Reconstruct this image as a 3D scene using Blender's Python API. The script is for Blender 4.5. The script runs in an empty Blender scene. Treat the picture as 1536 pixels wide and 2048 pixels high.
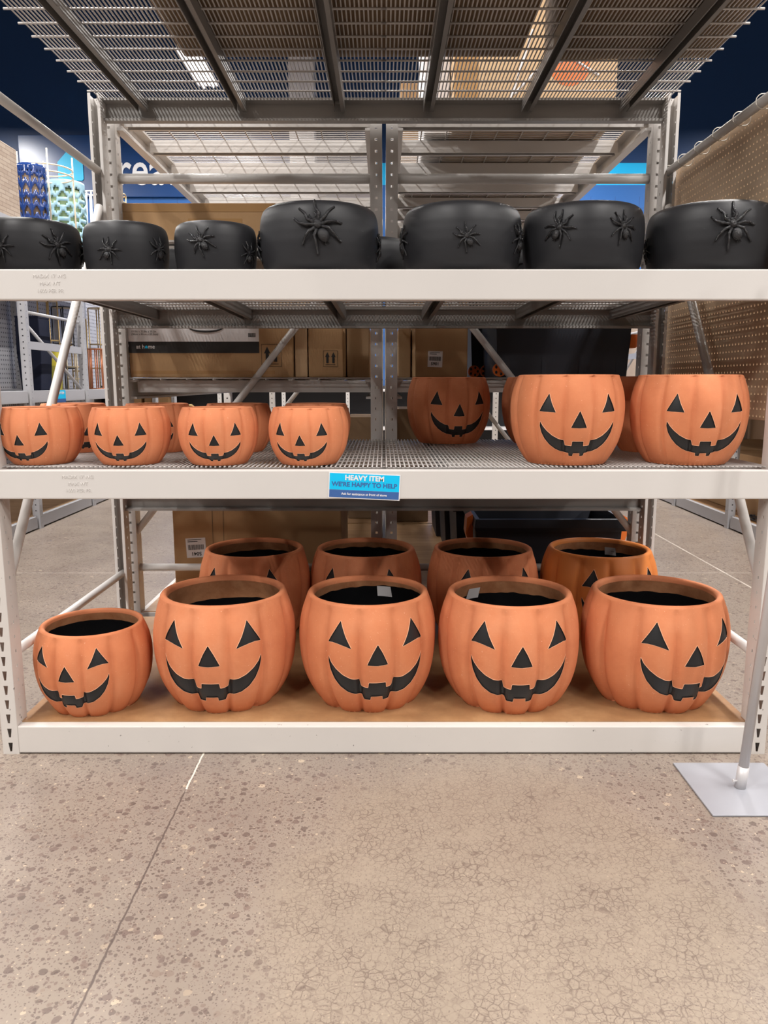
import bpy, bmesh, math, random
from mathutils import Vector, Matrix, noise
from mathutils.geometry import delaunay_2d_cdt
R_ = math.radians
sc = bpy.context.scene
col = sc.collection
random.seed(7)

# ------------------------------------------------------------------ camera, world, lights
F, TH, CH = 1540.0, R_(9.55), 1.228
cam = bpy.data.cameras.new('camera'); camo = bpy.data.objects.new('camera', cam); col.objects.link(camo)
cam.sensor_fit = 'HORIZONTAL'; cam.sensor_width = 36; cam.lens = F / 1536 * 36
camo.location = (0, 0, CH); camo.rotation_euler = (R_(90) - TH, 0, 0)
cam.clip_start = .05; cam.clip_end = 60
sc.camera = camo
w = bpy.data.worlds.new('store_air'); sc.world = w; w.use_nodes = True
w.node_tree.nodes['Background'].inputs[0].default_value = (1, .97, .95, 1)
w.node_tree.nodes['Background'].inputs[1].default_value = .07
sc.view_settings.view_transform = 'Standard'; sc.view_settings.look = 'None'
sc.view_settings.exposure = 0.0; sc.view_settings.gamma = 1; sc.view_settings.use_curve_mapping = False
LAMPZ = 5.6
def lamp_strip(x, y, pw=58, col_=(1, .96, .925)):
    l = bpy.data.lights.new('ceiling_lamp_light', 'AREA'); l.shape = 'RECTANGLE'
    l.size = .22; l.size_y = 1.25; l.energy = pw; l.color = col_; l.spread = R_(175)
    o = bpy.data.objects.new('ceiling_lamp_light', l); o.location = (x, y, LAMPZ); col.objects.link(o)
for x_ in (-6.9, -2.62, 2.62, 6.9):
    for y_ in (-3.6, -.9, 1.8, 4.5, 7.2, 9.5, 11.8):
        lamp_strip(x_, y_, {11.8: 210, -3.6: 180, -.9: 180, 1.8: 155}.get(y_, 135))

# pixel -> point helper for the far background (x right, y into the shop, z up)
S_, C_ = math.sin(TH), math.cos(TH)
def atY(u, v, Y):
    x, y = (u - 767) / F, (1024 - v) / F
    dy, dz = C_ + S_ * y, -S_ + C_ * y
    return Vector((x * Y / dy, Y, CH + dz * Y / dy))

# ------------------------------------------------------------------ material helpers
def mat(name, base=(.8, .8, .8), rough=.5, metal=0, spec=.5, coat=0):
    m = bpy.data.materials.new(name); m.use_nodes = True
    b = m.node_tree.nodes['Principled BSDF']
    b.inputs['Base Color'].default_value = (*base, 1); b.inputs['Roughness'].default_value = rough
    b.inputs['Metallic'].default_value = metal; b.inputs['Specular IOR Level'].default_value = spec
    b.inputs['Coat Weight'].default_value = coat
    return m
class NT:
    def __init__(s, m): s.t = m.node_tree; s.b = s.t.nodes['Principled BSDF']
    def n(s, typ, **kw):
        nd = s.t.nodes.new(typ)
        for k, v in kw.items():
            if k.startswith('i_'):
                key = k[2:]; key = int(key) if key.isdigit() else key.replace('_', ' ')
                nd.inputs[key].default_value = v
            else: setattr(nd, k, v)
        return nd
    def l(s, a, b): s.t.links.new(a, b)
    def coord(s, scale=(1, 1, 1), which='Object'):
        tc = s.n('ShaderNodeTexCoord'); mp = s.n('ShaderNodeMapping'); mp.inputs['Scale'].default_value = scale
        s.l(tc.outputs[which], mp.inputs[0]); return mp.outputs[0]
    def noise(s, co, scale, detail=4, rough=.55):
        nd = s.n('ShaderNodeTexNoise'); nd.inputs['Scale'].default_value = scale; nd.inputs['Detail'].default_value = detail
        nd.inputs['Roughness'].default_value = rough; s.l(co, nd.inputs['Vector']); return nd.outputs[0]
    def ramp(s, fac, stops):
        nd = s.n('ShaderNodeValToRGB'); cr = nd.color_ramp
        while len(cr.elements) < len(stops): cr.elements.new(.5)
        for e, (p, c) in zip(cr.elements, stops):
            e.position = p; e.color = (*c, 1) if len(c) == 3 else c
        s.l(fac, nd.inputs[0]); return nd.outputs[0]
    def mix(s, fac, a, b):
        nd = s.n('ShaderNodeMix', data_type='RGBA')
        for sock, v in ((nd.inputs[0], fac), (nd.inputs[6], a), (nd.inputs[7], b)):
            if isinstance(v, (int, float)): sock.default_value = v
            elif isinstance(v, tuple): sock.default_value = (*v, 1)
            else: s.l(v, sock)
        return nd.outputs[2]
    def math(s, op, a, b=None, c=None):
        nd = s.n('ShaderNodeMath', operation=op)
        for i, v in enumerate((a, b, c)):
            if v is None: continue
            if isinstance(v, (int, float)): nd.inputs[i].default_value = v
            else: s.l(v, nd.inputs[i])
        return nd.outputs[0]
    def bump(s, h, strength=.3, dist=.002):
        nd = s.n('ShaderNodeBump'); nd.inputs['Strength'].default_value = strength; nd.inputs['Distance'].default_value = dist
        s.l(h, nd.inputs['Height']); s.l(nd.outputs[0], s.b.inputs['Normal'])

def m_paint(name, base, rough=.38, wear=.0):
    m = mat(name, base, rough); t = NT(m); co = t.coord()
    n1 = t.noise(co, 3.0); n2 = t.noise(co, 260, 2)
    c = t.mix(n1, tuple(x * .95 for x in base), tuple(min(1, x * 1.04) for x in base))
    if wear:
        n3 = t.noise(co, 55, 3, .6)
        c = t.mix(t.ramp(n3, [(.69, (0, 0, 0)), (.73, (wear, wear, wear))]), c, (.12, .11, .1))
    t.l(c, t.b.inputs['Base Color']); t.bump(n2, .12, .0006)
    return m
M = {}
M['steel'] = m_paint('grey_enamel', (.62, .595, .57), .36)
M['steel_shaded'] = m_paint('shaded_grey_enamel', (.29, .275, .26), .38)  # same enamel as the front, darkened to paint in the rear beams' shade
M['steel_deep_shade'] = m_paint('deep_shade_enamel', (.20, .187, .176), .42)  # same enamel, darkest copy: underside shade put into the deck supports' colour
M['steel_worn'] = m_paint('scuffed_enamel', (.62, .585, .55), .4, .8)
M['steel_rack'] = m_paint('aisle_rack_enamel', (.42, .42, .44), .4)
M['zinc'] = m_paint('zinc_wire', (.47, .44, .42), .34)
M['tube'] = mat('silver_tube', (.58, .56, .56), .34, .12)
M['plate'] = mat('silver_powder_plate', (.36, .365, .40), .36, .2)
M['black'] = mat('black_plastic', (.012, .013, .017), .45)
M['tote'] = mat('dark_tote_plastic', (.014, .016, .024), .5)
M['orange'] = mat('orange_plastic', (.75, .16, .02), .4)
M['white'] = mat('white_paper', (.78, .76, .76), .6)
M['ink'] = mat('black_ink', (.02, .02, .02), .6)
M['gold'] = mat('gold_metal', (.62, .44, .2), .35, .6)
M['whitegold'] = mat('pale_gold_metal', (.8, .68, .5), .4, .3)
M['copper'] = mat('copper_wire', (.62, .25, .13), .35, .5)
M['whitewire'] = mat('white_wire', (.82, .8, .76), .45)
M['navyfab'] = mat('navy_fabric', (.008, .012, .035), .9)
M['cyan'] = mat('cyan_vinyl', (.0, .52, .87), .4)
M['navyprint'] = mat('navy_print', (.045, .12, .34), .4)
M['tie'] = mat('clear_tie', (.75, .7, .62), .4)
M['greyflat'] = mat('grey_plastic', (.22, .22, .22), .5)

def m_card(name, base, k=1.0):
    m = mat(name, base, .75, spec=.25); t = NT(m); co = t.coord()
    n1 = t.noise(co, 4, 4); n2 = t.noise(co, 60, 3)
    wv = t.n('ShaderNodeTexWave', wave_type='BANDS', bands_direction='X'); wv.inputs['Scale'].default_value = 60
    wv.inputs['Distortion'].default_value = .4; t.l(co, wv.inputs[0])
    c = t.mix(n1, tuple(x * .86 for x in base), tuple(x * 1.1 for x in base))
    c = t.mix(t.math('MULTIPLY', n2, .18), c, tuple(x * .6 for x in base))
    t.l(c, t.b.inputs['Base Color']); t.bump(t.math('ADD', wv.outputs[1], n2), .12, .001)
    return m
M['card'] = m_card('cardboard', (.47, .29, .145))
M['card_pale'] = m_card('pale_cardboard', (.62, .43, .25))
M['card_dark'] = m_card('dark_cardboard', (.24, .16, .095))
M['tape'] = mat('packing_tape', (.42, .24, .1), .15, spec=.8)

def m_board():
    m = mat('hardboard', (.4, .22, .1), .42); t = NT(m); co = t.coord()
    n1 = t.noise(co, 5, 5, .65); n2 = t.noise(t.coord((2, 30, 2)), 9, 4, .6); n3 = t.noise(co, 140, 3)
    c = t.ramp(n1, [(.32, (.21, .10, .04)), (.5, (.32, .165, .068)), (.68, (.45, .26, .12))])
    c = t.mix(t.math('MULTIPLY', n2, .3), c, (.55, .36, .2))
    c = t.mix(t.math('MULTIPLY', n3, .3), c, (.25, .13, .06))
    # fine pale scratches
    v = t.n('ShaderNodeTexVoronoi', feature='DISTANCE_TO_EDGE'); v.inputs['Scale'].default_value = 2.3
    mp = t.coord((1, .35, 1)); t.l(mp, v.inputs['Vector'])
    sc_ = t.ramp(v.outputs['Distance'], [(.0, (1, 1, 1)), (.004, (0, 0, 0))])
    c = t.mix(t.math('MULTIPLY', sc_, .0), c, (.75, .62, .45))
    t.l(c, t.b.inputs['Base Color']); t.bump(n3, .15, .001)
    return m
M['board'] = m_board()

def m_planks():
    m = mat('pale_wood_boards', (.5, .33, .19), .4); t = NT(m)
    n1 = t.noise(t.coord((1.2, 9, 1)), 3, 5, .6); n2 = t.noise(t.coord((2, 40, 1)), 5, 3)
    c = t.ramp(n1, [(.3, (.30, .17, .08)), (.55, (.42, .26, .14)), (.75, (.52, .35, .2))])
    c = t.mix(t.math('MULTIPLY', n2, .4), c, (.35, .2, .1))
    t.l(c, t.b.inputs['Base Color']); return m
M['planks'] = m_planks()

def m_terra():
    m = mat('terracotta', (.6, .2, .085), .72, spec=.25); t = NT(m); co = t.coord()
    oi = t.n('ShaderNodeObjectInfo')
    n1 = t.noise(co, 6, 5, .6); n2 = t.noise(co, 45, 4, .6); n3 = t.noise(co, 160, 2, .5); n4 = t.noise(t.coord((5, 5, 1)), 4, 4, .6)
    c = t.ramp(n1, [(.28, (.56, .165, .068)), (.5, (.68, .235, .10)), (.72, (.74, .30, .145))])
    c = t.mix(t.math('MULTIPLY', n4, .45), c, (.69, .28, .155))
    c = t.mix(t.math('MULTIPLY', oi.outputs['Random'], .35), c, (.56, .185, .075))
    c = t.mix(t.math('MULTIPLY', n2, .25), c, (.42, .12, .055))
    sp = t.ramp(n3, [(.70, (0, 0, 0)), (.76, (.5, .5, .5))])
    c = t.mix(sp, c, (.86, .5, .34))
    t.l(c, t.b.inputs['Base Color']); t.bump(t.math('ADD', n2, n3), .12, .0015)
    return m
M['terra'] = m_terra()
def m_clay_in():
    m = mat('raw_clay_inside', (.45, .2, .09), .85, spec=.2); t = NT(m); co = t.coord()
    n1 = t.noise(co, 14, 4, .6)
    c = t.ramp(n1, [(.3, (.42, .17, .075)), (.6, (.58, .27, .13)), (.8, (.66, .36, .2))])
    t.l(c, t.b.inputs['Base Color']); t.bump(n1, .5, .004); return m
M['clay_in'] = m_clay_in()
M['edge'] = mat('chipped_highlight_clay', (.78, .40, .24), .8)  # worn cut edges, with the highlight they catch painted in as paler colour
M['terra_orange'] = mat('smooth_orange_terracotta', (.60, .19, .045), .55, spec=.35)
M['tar'] = mat('black_sealant', (.006, .006, .007), .38)
NT(M['tar']).bump(NT(M['tar']).noise(NT(M['tar']).coord(), 30, 4), .6, .004)
M['facepaint'] = mat('black_face_paint', (.011, .0115, .013), .5)
def m_blackpot():
    m = mat('matt_black_glaze', (.02, .02, .023), .42, spec=.45); t = NT(m); co = t.coord()
    n1 = t.noise(t.coord((1, 1, 6)), 3, 4, .6); n2 = t.noise(co, 55, 3)
    c = t.mix(n1, (.013, .013, .015), (.024, .0245, .028))
    sp = t.ramp(t.noise(t.coord((1, 1, 9)), 26, 2), [(.73, (0, 0, 0)), (.8, (.25, .25, .25))])
    c = t.mix(sp, c, (.2, .2, .2))
    t.l(c, t.b.inputs['Base Color'])
    t.l(t.math('ADD', t.math('MULTIPLY', n1, .2), .36), t.b.inputs['Roughness'])
    t.bump(n2, .15, .001); return m
M['blackpot'] = m_blackpot()
M['spider'] = mat('glossy_black_spider', (.012, .012, .014), .22, spec=.6)
NT(M['spider']).bump(NT(M['spider']).noise(NT(M['spider']).coord(), 330, 3), 1.0, .003)

def m_floor():
    m = mat('polished_concrete', (.5, .4, .32), .35); t = NT(m); co = t.coord()
    big = t.noise(co, .9, 3, .5); med = t.noise(co, 3.5, 4, .6); fine = t.noise(co, 90, 3, .6)
    base = t.ramp(big, [(.35, (.215, .172, .146)), (.55, (.262, .215, .174)), (.7, (.23, .19, .165))])
    base = t.mix(t.ramp(med, [(.35, (0, 0, 0)), (.7, (1, 1, 1))]), base, (.286, .234, .188))
    base = t.mix(t.math('MULTIPLY', fine, .35), base, (.19, .15, .125))
    # crackle zone: centre/right of the front aisle; elsewhere stones show
    sx = t.n('ShaderNodeSeparateXYZ'); t.l(co, sx.inputs[0])
    dx = t.math('DIVIDE', t.math('SUBTRACT', sx.outputs[0], .28), .62); dy = t.math('DIVIDE', t.math('SUBTRACT', sx.outputs[1], 1.6), .85)
    rr = t.math('ADD', t.math('MULTIPLY', dx, dx), t.math('MULTIPLY', dy, dy))
    rr = t.math('ADD', rr, t.math('MULTIPLY', t.math('SUBTRACT', med, .5), 1.1))
    crz = t.ramp(rr, [(.65, (1, 1, 1)), (1.1, (0, 0, 0))])
    c0 = t.mix(t.math('MULTIPLY', crz, .6), base, (.315, .252, .19))
    # distorted coordinates for organic cells
    nz = t.n('ShaderNodeTexNoise'); nz.inputs['Scale'].default_value = 45; t.l(co, nz.inputs['Vector'])
    vm = t.n('ShaderNodeVectorMath', operation='MULTIPLY_ADD'); t.l(nz.outputs[1], vm.inputs[0]); vm.inputs[1].default_value = (.012, .012, 0); t.l(co, vm.inputs[2])
    flat = t.n('ShaderNodeMapping'); flat.inputs['Scale'].default_value = (1, 1, 0); t.l(vm.outputs[0], flat.inputs[0])
    def vor(scale, feature='F1'):
        v = t.n('ShaderNodeTexVoronoi', feature=feature); v.inputs['Scale'].default_value = scale; t.l(flat.outputs[0], v.inputs['Vector']); return v
    # stones, two sizes
    c = c0
    for scl, thr, keep in ((38, .42, .72), (85, .42, .52), (190, .40, .45)):
        v = vor(scl); d = v.outputs['Distance']; cs = t.n('ShaderNodeSeparateColor'); t.l(v.outputs['Color'], cs.inputs[0])
        pick = t.math('GREATER_THAN', cs.outputs[0], keep)
        inside = t.ramp(d, [(thr - .05, (1, 1, 1)), (thr, (0, 0, 0))])
        zone = t.math('SUBTRACT', 1.0, t.math('MULTIPLY', crz, .35 if scl == 190 else .82))
        k = t.math('MULTIPLY', t.math('MULTIPLY', pick, inside), zone)
        stone = t.ramp(cs.outputs[1], [(0, (.085, .06, .052)), (.45, (.125, .085, .075)), (.75, (.17, .12, .10)), (.93, (.22, .165, .13)), (.985, (.50, .40, .29))])
        c = t.mix(t.math('MULTIPLY', k, .72), c, stone)
    # crackle
    v1 = vor(50, 'DISTANCE_TO_EDGE'); v2 = vor(95, 'DISTANCE_TO_EDGE')
    k1 = t.ramp(v1.outputs['Distance'], [(.0, (1, 1, 1)), (.085, (0, 0, 0))]); k2 = t.ramp(v2.outputs['Distance'], [(.0, (.6, .6, .6)), (.07, (0, 0, 0))])
    kk = t.math('MULTIPLY', t.math('MAXIMUM', k1, t.math('MULTIPLY', k2, .7)), crz)
    kk = t.math('MULTIPLY', kk, t.ramp(t.noise(co, 11, 3), [(.32, (.15, .15, .15)), (.6, (1, 1, 1))]))
    c = t.mix(t.math('MULTIPLY', kk, .8), c, (.115, .08, .066))
    # saw cut joint along the aisle direction, pale cut near the rack
    wob = t.math('MULTIPLY', t.math('SUBTRACT', t.noise(co, 40, 2), .5), .008)
    jd = t.math('ABSOLUTE', t.math('ADD', t.math('ADD', sx.outputs[0], .606), wob))
    jk = t.ramp(t.math('MULTIPLY', jd, 100), [(.18, (1, 1, 1)), (.36, (0, 0, 0))])
    jc = t.mix(t.ramp(sx.outputs[1], [(.0, (0, 0, 0)), (1, (1, 1, 1))]), (.10, .075, .065), (.10, .075, .065))
    pale = t.math('GREATER_THAN', t.math('ADD', sx.outputs[1], t.math('MULTIPLY', wob, 12)), 2.17)
    jc = t.mix(pale, (.095, .07, .062), (.74, .66, .56))
    c = t.mix(t.math('MULTIPLY', jk, .9), c, jc)
    # pale cross joints behind
    for yy in (4.9, 7.9):
        j2 = t.math('ABSOLUTE', t.math('ADD', t.math('SUBTRACT', sx.outputs[1], yy), wob))
        c = t.mix(t.math('MULTIPLY', t.ramp(t.math('MULTIPLY', j2, 100), [(.3, (1, 1, 1)), (.6, (0, 0, 0))]), .4), c, (.7, .62, .54))
    j3 = t.math('ABSOLUTE', t.math('ADD', t.math('SUBTRACT', sx.outputs[0], 2.23), wob))
    c = t.mix(t.math('MULTIPLY', t.ramp(t.math('MULTIPLY', j3, 100), [(.3, (1, 1, 1)), (.9, (0, 0, 0))]), t.math('MULTIPLY', t.noise(co, 6, 3), 1.1)), c, (.75, .68, .6))
    t.l(c, t.b.inputs['Base Color'])
    t.l(t.math('ADD', t.math('MULTIPLY', med, .22), .26), t.b.inputs['Roughness'])
    t.bump(t.math('SUBTRACT', t.math('MULTIPLY', fine, .3), t.math('ADD', kk, jk)), .15, .002)
    return m
M['floor'] = m_floor()

def m_wall():
    m = mat('painted_block_wall', (.01, .03, .12), .5); t = NT(m); co = t.coord()
    sx = t.n('ShaderNodeSeparateXYZ'); t.l(co, sx.inputs[0]); z = sx.outputs[2]
    c = t.mix(t.math('GREATER_THAN', z, 4.58), (.010, .10, .34), (0, .42, .80))
    c = t.mix(t.math('GREATER_THAN', z, 4.935), c, (.003, .033, .12))
    co2 = t.n('ShaderNodeCombineXYZ'); t.l(sx.outputs[0], co2.inputs[0]); t.l(z, co2.inputs[1])
    br = t.n('ShaderNodeTexBrick'); br.inputs['Scale'].default_value = 1; br.inputs['Brick Width'].default_value = .42
    br.inputs['Row Height'].default_value = .21; br.inputs['Mortar Size'].default_value = .006; t.l(co2.outputs[0], br.inputs['Vector'])
    low = t.math('LESS_THAN', z, 4.39)
    k = t.math('MULTIPLY', t.math('MULTIPLY', br.outputs['Fac'], low), .45)
    c = t.mix(k, c, (.005, .03, .12))
    t.l(c, t.b.inputs['Base Color']); t.bump(t.noise(co, 30, 3), .1, .003); return m
M['wall'] = m_wall()
M['panelnavy'] = mat('semi_gloss_navy_panel', (.006, .045, .17), .28)
def m_peg(name, base, dot, pitch=.0254):
    m = mat(name, base, .6); t = NT(m); tc = t.n('ShaderNodeTexCoord'); sx = t.n('ShaderNodeSeparateXYZ'); t.l(tc.outputs['Object'], sx.inputs[0])
    def cell(o):
        f_ = t.math('FRACT', t.math('DIVIDE', o, pitch)); return t.math('LESS_THAN', t.math('ABSOLUTE', t.math('SUBTRACT', f_, .5)), .17)
    k = t.math('MULTIPLY', cell(sx.outputs[1]), cell(sx.outputs[2]))
    t.l(t.mix(k, base, dot), t.b.inputs['Base Color']); return m
M['pegfar'] = m_peg('grey_pegboard', (.42, .42, .45), (.06, .06, .07), .05)
def m_pegbrown():
    m = mat('brown_hardboard_peg', (.44, .30, .18), .55); t = NT(m); co = t.coord()
    n = t.noise(co, 2.2, 4, .55); f_ = t.noise(co, 220, 2)
    c = t.ramp(n, [(.3, (.56, .40, .255)), (.7, (.66, .49, .33))]); c = t.mix(t.math('MULTIPLY', f_, .15), c, (.4, .28, .17))
    t.l(c, t.b.inputs['Base Color']); return m
M['pegbrown'] = m_pegbrown()
def m_stone():
    m = mat('stacked_stone_print', (.7, .58, .45), .6); t = NT(m); tc = t.n('ShaderNodeTexCoord'); sx = t.n('ShaderNodeSeparateXYZ'); t.l(tc.outputs['Object'], sx.inputs[0])
    cb = t.n('ShaderNodeCombineXYZ'); t.l(t.math('ADD', sx.outputs[1], sx.outputs[0]), cb.inputs[0]); t.l(sx.outputs[2], cb.inputs[1])
    br = t.n('ShaderNodeTexBrick'); br.inputs['Scale'].default_value = 1; br.inputs['Brick Width'].default_value = .13; br.inputs['Row Height'].default_value = .032
    br.inputs['Mortar Size'].default_value = .003; br.inputs['Color1'].default_value = (.50, .40, .31, 1); br.inputs['Color2'].default_value = (.34, .24, .17, 1); br.inputs['Mortar'].default_value = (.2, .13, .09, 1)
    t.l(cb.outputs[0], br.inputs['Vector']); n = t.noise(t.coord((3, 3, 12)), 6, 4)
    t.l(t.mix(t.math('MULTIPLY', n, .6), br.outputs['Color'], (.52, .44, .35)), t.b.inputs['Base Color']); return m
M['stone'] = m_stone()

# ------------------------------------------------------------------ mesh helpers
class MB:
    def __init__(s): s.v = []; s.f = []
    def add(s, vs, fs):
        o = len(s.v); s.v += [tuple(v) for v in vs]; s.f += [tuple(i + o for i in f) for f in fs]; return s
    def box(s, x0, x1, y0, y1, z0, z1):
        v = [(x, y, z) for x in (x0, x1) for y in (y0, y1) for z in (z0, z1)]
        return s.add(v, [(0, 1, 3, 2), (4, 6, 7, 5), (0, 4, 5, 1), (2, 3, 7, 6), (0, 2, 6, 4), (1, 5, 7, 3)])
    def quad(s, a, b, c, d): return s.add([a, b, c, d], [(0, 1, 2, 3)])
    def tube(s, pts, r, n=8, cap=True):
        pts = [Vector(p) for p in pts]; rs = r if isinstance(r, (list, tuple)) else [r] * len(pts)
        rings = []; prev = None
        for i, p in enumerate(pts):
            d = (pts[min(i + 1, len(pts) - 1)] - pts[max(i - 1, 0)]).normalized()
            if prev is None: a = d.orthogonal().normalized()
            else:
                a = (prev - d * prev.dot(d)); a = a.normalized() if a.length > 1e-6 else d.orthogonal().normalized()
            prev = a; b = d.cross(a)
            rings.append([p + (a * math.cos(2 * math.pi * k / n) + b * math.sin(2 * math.pi * k / n)) * rs[i] for k in range(n)])
        vs = [q for rg in rings for q in rg]; fs = []
        for i in range(len(pts) - 1):
            for k in range(n):
                fs.append((i * n + k, i * n + (k + 1) % n, (i + 1) * n + (k + 1) % n, (i + 1) * n + k))
        if cap: fs += [tuple(range(n))[::-1], tuple(range((len(pts) - 1) * n, len(pts) * n))]
        return s.add(vs, fs)
    def prism(s, poly, ax, a0, a1, closed=True):
        # poly: 2D points in the other two axes (in xyz order), extruded along ax from a0 to a1
        def mk(p, a):
            q = list(p); q.insert(ax, a); return tuple(q)
        n = len(poly); vs = [mk(p, a0) for p in poly] + [mk(p, a1) for p in poly]
        fs = [(i, (i + 1) % n, n + (i + 1) % n, n + i) for i in range(n if closed else n - 1)]
        if closed: fs += [tuple(range(n))[::-1], tuple(range(n, 2 * n))]
        return s.add(vs, fs)
    def lathe(s, prof, n=48, c=(0, 0, 0)):
        vs = [(c[0] + r * math.cos(2 * math.pi * k / n), c[1] + r * math.sin(2 * math.pi * k / n), c[2] + z) for r, z in prof for k in range(n)]
        fs = [(i * n + k, i * n + (k + 1) % n, (i + 1) * n + (k + 1) % n, (i + 1) * n + k) for i in range(len(prof) - 1) for k in range(n)]
        return s.add(vs, fs)
    def ball(s, c, r, sx=1, sy=1, sz=1, rot=None, n=12, m=8):
        vs = []; fs = []
        for i in range(m + 1):
            a = math.pi * i / m
            for k in range(n):
                b = 2 * math.pi * k / n; v = Vector((sx * r * math.sin(a) * math.cos(b), sy * r * math.sin(a) * math.sin(b), sz * r * math.cos(a)))
                if rot: v = rot @ v
                vs.append(v + Vector(c))
        for i in range(m):
            for k in range(n): fs.append((i * n + k, i * n + (k + 1) % n, (i + 1) * n + (k + 1) % n, (i + 1) * n + k))
        return s.add(vs, fs)
    def mesh(s, name, material, smooth=False, bevel=0, fix=True):
        me = bpy.data.meshes.new(name); me.from_pydata(s.v, [], s.f); me.materials.append(material)
        if fix:
            bm = bmesh.new(); bm.from_mesh(me); bmesh.ops.remove_doubles(bm, verts=bm.verts, dist=1e-5)
            bmesh.ops.recalc_face_normals(bm, faces=bm.faces)
            if bevel: bmesh.ops.bevel(bm, geom=[e for e in bm.edges if e.calc_face_angle(0) > .6], offset=bevel, segments=2, affect='EDGES', profile=.6)
            bm.to_mesh(me); bm.free()
        if smooth:
            me.polygons.foreach_set('use_smooth', [True] * len(me.polygons))
        return me
    def build(s, name, material, parent=None, smooth=False, bevel=0, loc=None, fix=True):
        return link(name, s.mesh(name, material, smooth, bevel, fix), parent, loc)
def link(name, me, parent=None, loc=None, rot=None):
    o = bpy.data.objects.new(name, me); col.objects.link(o)
    if parent is not None: o.parent = parent
    if loc is not None: o.location = loc
    if rot is not None: o.rotation_euler = rot
    return o
def tag(o, label=None, cat=None, group=None, kind=None):
    if label: o['label'] = label
    if cat: o['category'] = cat
    if group: o['group'] = group
    if kind: o['kind'] = kind
    return o
def empty(name, loc, rz=0, label=None, cat=None, group=None):
    o = bpy.data.objects.new(name, None); o.empty_display_size = .1; col.objects.link(o)
    o.location = loc; o.rotation_euler.z = rz; tag(o, label, cat, group); return o
def copy_tree(o, parent=None):
    c = o.copy(); col.objects.link(c)
    if parent is not None: c.parent = parent
    for ch in list(o.children): copy_tree(ch, c)
    return c
_tc = {}
def text_mesh(body, size, extrude=.0004, offset=0, material=None, align='CENTER', spacing=1.0):
    cu = bpy.data.curves.new('lettering', 'FONT'); cu.body = body; cu.size = size; cu.extrude = extrude; cu.offset = offset
    cu.align_x = align; cu.align_y = 'CENTER'; cu.space_character = spacing; cu.resolution_u = 4
    o = bpy.data.objects.new('lettering', cu); col.objects.link(o)
    dg = bpy.context.evaluated_depsgraph_get(); me = bpy.data.meshes.new_from_object(o.evaluated_get(dg))
    bpy.data.objects.remove(o); bpy.data.curves.remove(cu)
    me.materials.clear(); me.materials.append(material or M['ink']); return me
FRONT = (math.pi / 2, 0, 0)       # text plane facing the camera side (-Y)

# ------------------------------------------------------------------ setting
struct = lambda o: tag(o, kind='structure')
struct(MB().quad((-16, -4, 0), (16, -4, 0), (16, 14.2, 0), (-16, 14.2, 0)).build('floor', M['floor']))
struct(MB().box(-16, 16, 14, 14.2, 0, 9.5).build('wall_back', M['wall']))
struct(MB().box(-1.52, -1.12, 13.2, 13.6, 0, 9.4).build('trim_1', mat('white_column_paint', (.78, .76, .76), .5)))
# sign on the wall: navy panel, blue house, white word
sg = empty('wall_sign', (-3.6, 13.96, 4.37), label='large navy wall sign with a light blue house and white lettering', cat='sign')
pn = MB(); r0 = .08
pn.box(-2.62, 2.6, -.02, .03, 0, 1.0); pn.build('sign_panel', M['panelnavy'], sg, bevel=.008)
hp = [(-1.965, .29), (-1.94, .26), (-1.56, .26), (-1.535, .29), (-1.535, .56), (-1.75, .78), (-1.965, .56)]
hm = MB(); hm.prism([(x, z) for x, z in hp], 1, -.035, -.021).build('house_emblem', M['cyan'], sg)
tm = text_mesh('create', .66, .004, .006, mat('sign_white', (.9, .9, .92), .5), 'LEFT')
link('lettering', tm, sg, (-1.24, -.03, .43), FRONT).scale = (.95, 1.15, 1)

# ceiling lamp seen through the top deck
def fixture(x, y):
    r = empty('ceiling_lamp', (x, y, LAMPZ + .01), label='twin tube ceiling lamp shining through the wire deck', cat='lamp')
    MB().prism([(-.16, 0), (-.12, .09), (.12, .09), (.16, 0)], 1, -.66, .66).build('lamp_housing', M['white'], r)
    em = mat('lamp_tube_glow', (1, 1, 1)); b = em.node_tree.nodes['Principled BSDF']; b.inputs['Emission Color'].default_value = (1, .96, .92, 1); b.inputs['Emission Strength'].default_value = 14
    for sx in (-.065, .065): MB().tube([(sx, -.6, -.03), (sx, .6, -.03)], .018, 10).build('lamp_tube', em, r, True)
fixture(-2.62, 11.8)

# ------------------------------------------------------------------ steel parts
def plate(mb, o, u, v, W, H, cols, hw, hh, pitch, z0=.03, taper=1.0, sides=4):
    """sheet with a column of holes at each of cols; o corner, u width dir, v length dir"""
    o, u, v = Vector(o), Vector(u), Vector(v); n = int((H - z0) / pitch)
    P = lambda a, b: o + u * a + v * b
    edges = [0] + [(cols[i] + cols[i + 1]) / 2 for i in range(len(cols) - 1)] + [W]
    if z0 > 0: mb.quad(P(0, 0), P(W, 0), P(W, z0), P(0, z0))
    for i in range(n):
        b0 = z0 + i * pitch; b1 = b0 + pitch; bm_ = (b0 + b1) / 2
        for j, c in enumerate(cols):
            a0, a1 = edges[j], edges[j + 1]
            out = [P(a0, b0), P(a1, b0), P(a1, b1), P(a0, b1)]
            inn = [P(c - hw * taper, bm_ - hh), P(c + hw * taper, bm_ - hh), P(c + hw, bm_ + hh), P(c - hw, bm_ + hh)]
            mb.add(out + inn, [(0, 1, 5, 4), (1, 2, 6, 5), (2, 3, 7, 6), (3, 0, 4, 7)])
    e = z0 + n * pitch
    if e < H: mb.quad(P(0, e), P(W, e), P(W, H), P(0, H))
def solid(o, t=.002):
    md = o.modifiers.new('sheet', 'SOLIDIFY'); md.thickness = t; md.offset = 0; return o
_post = {}
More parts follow.
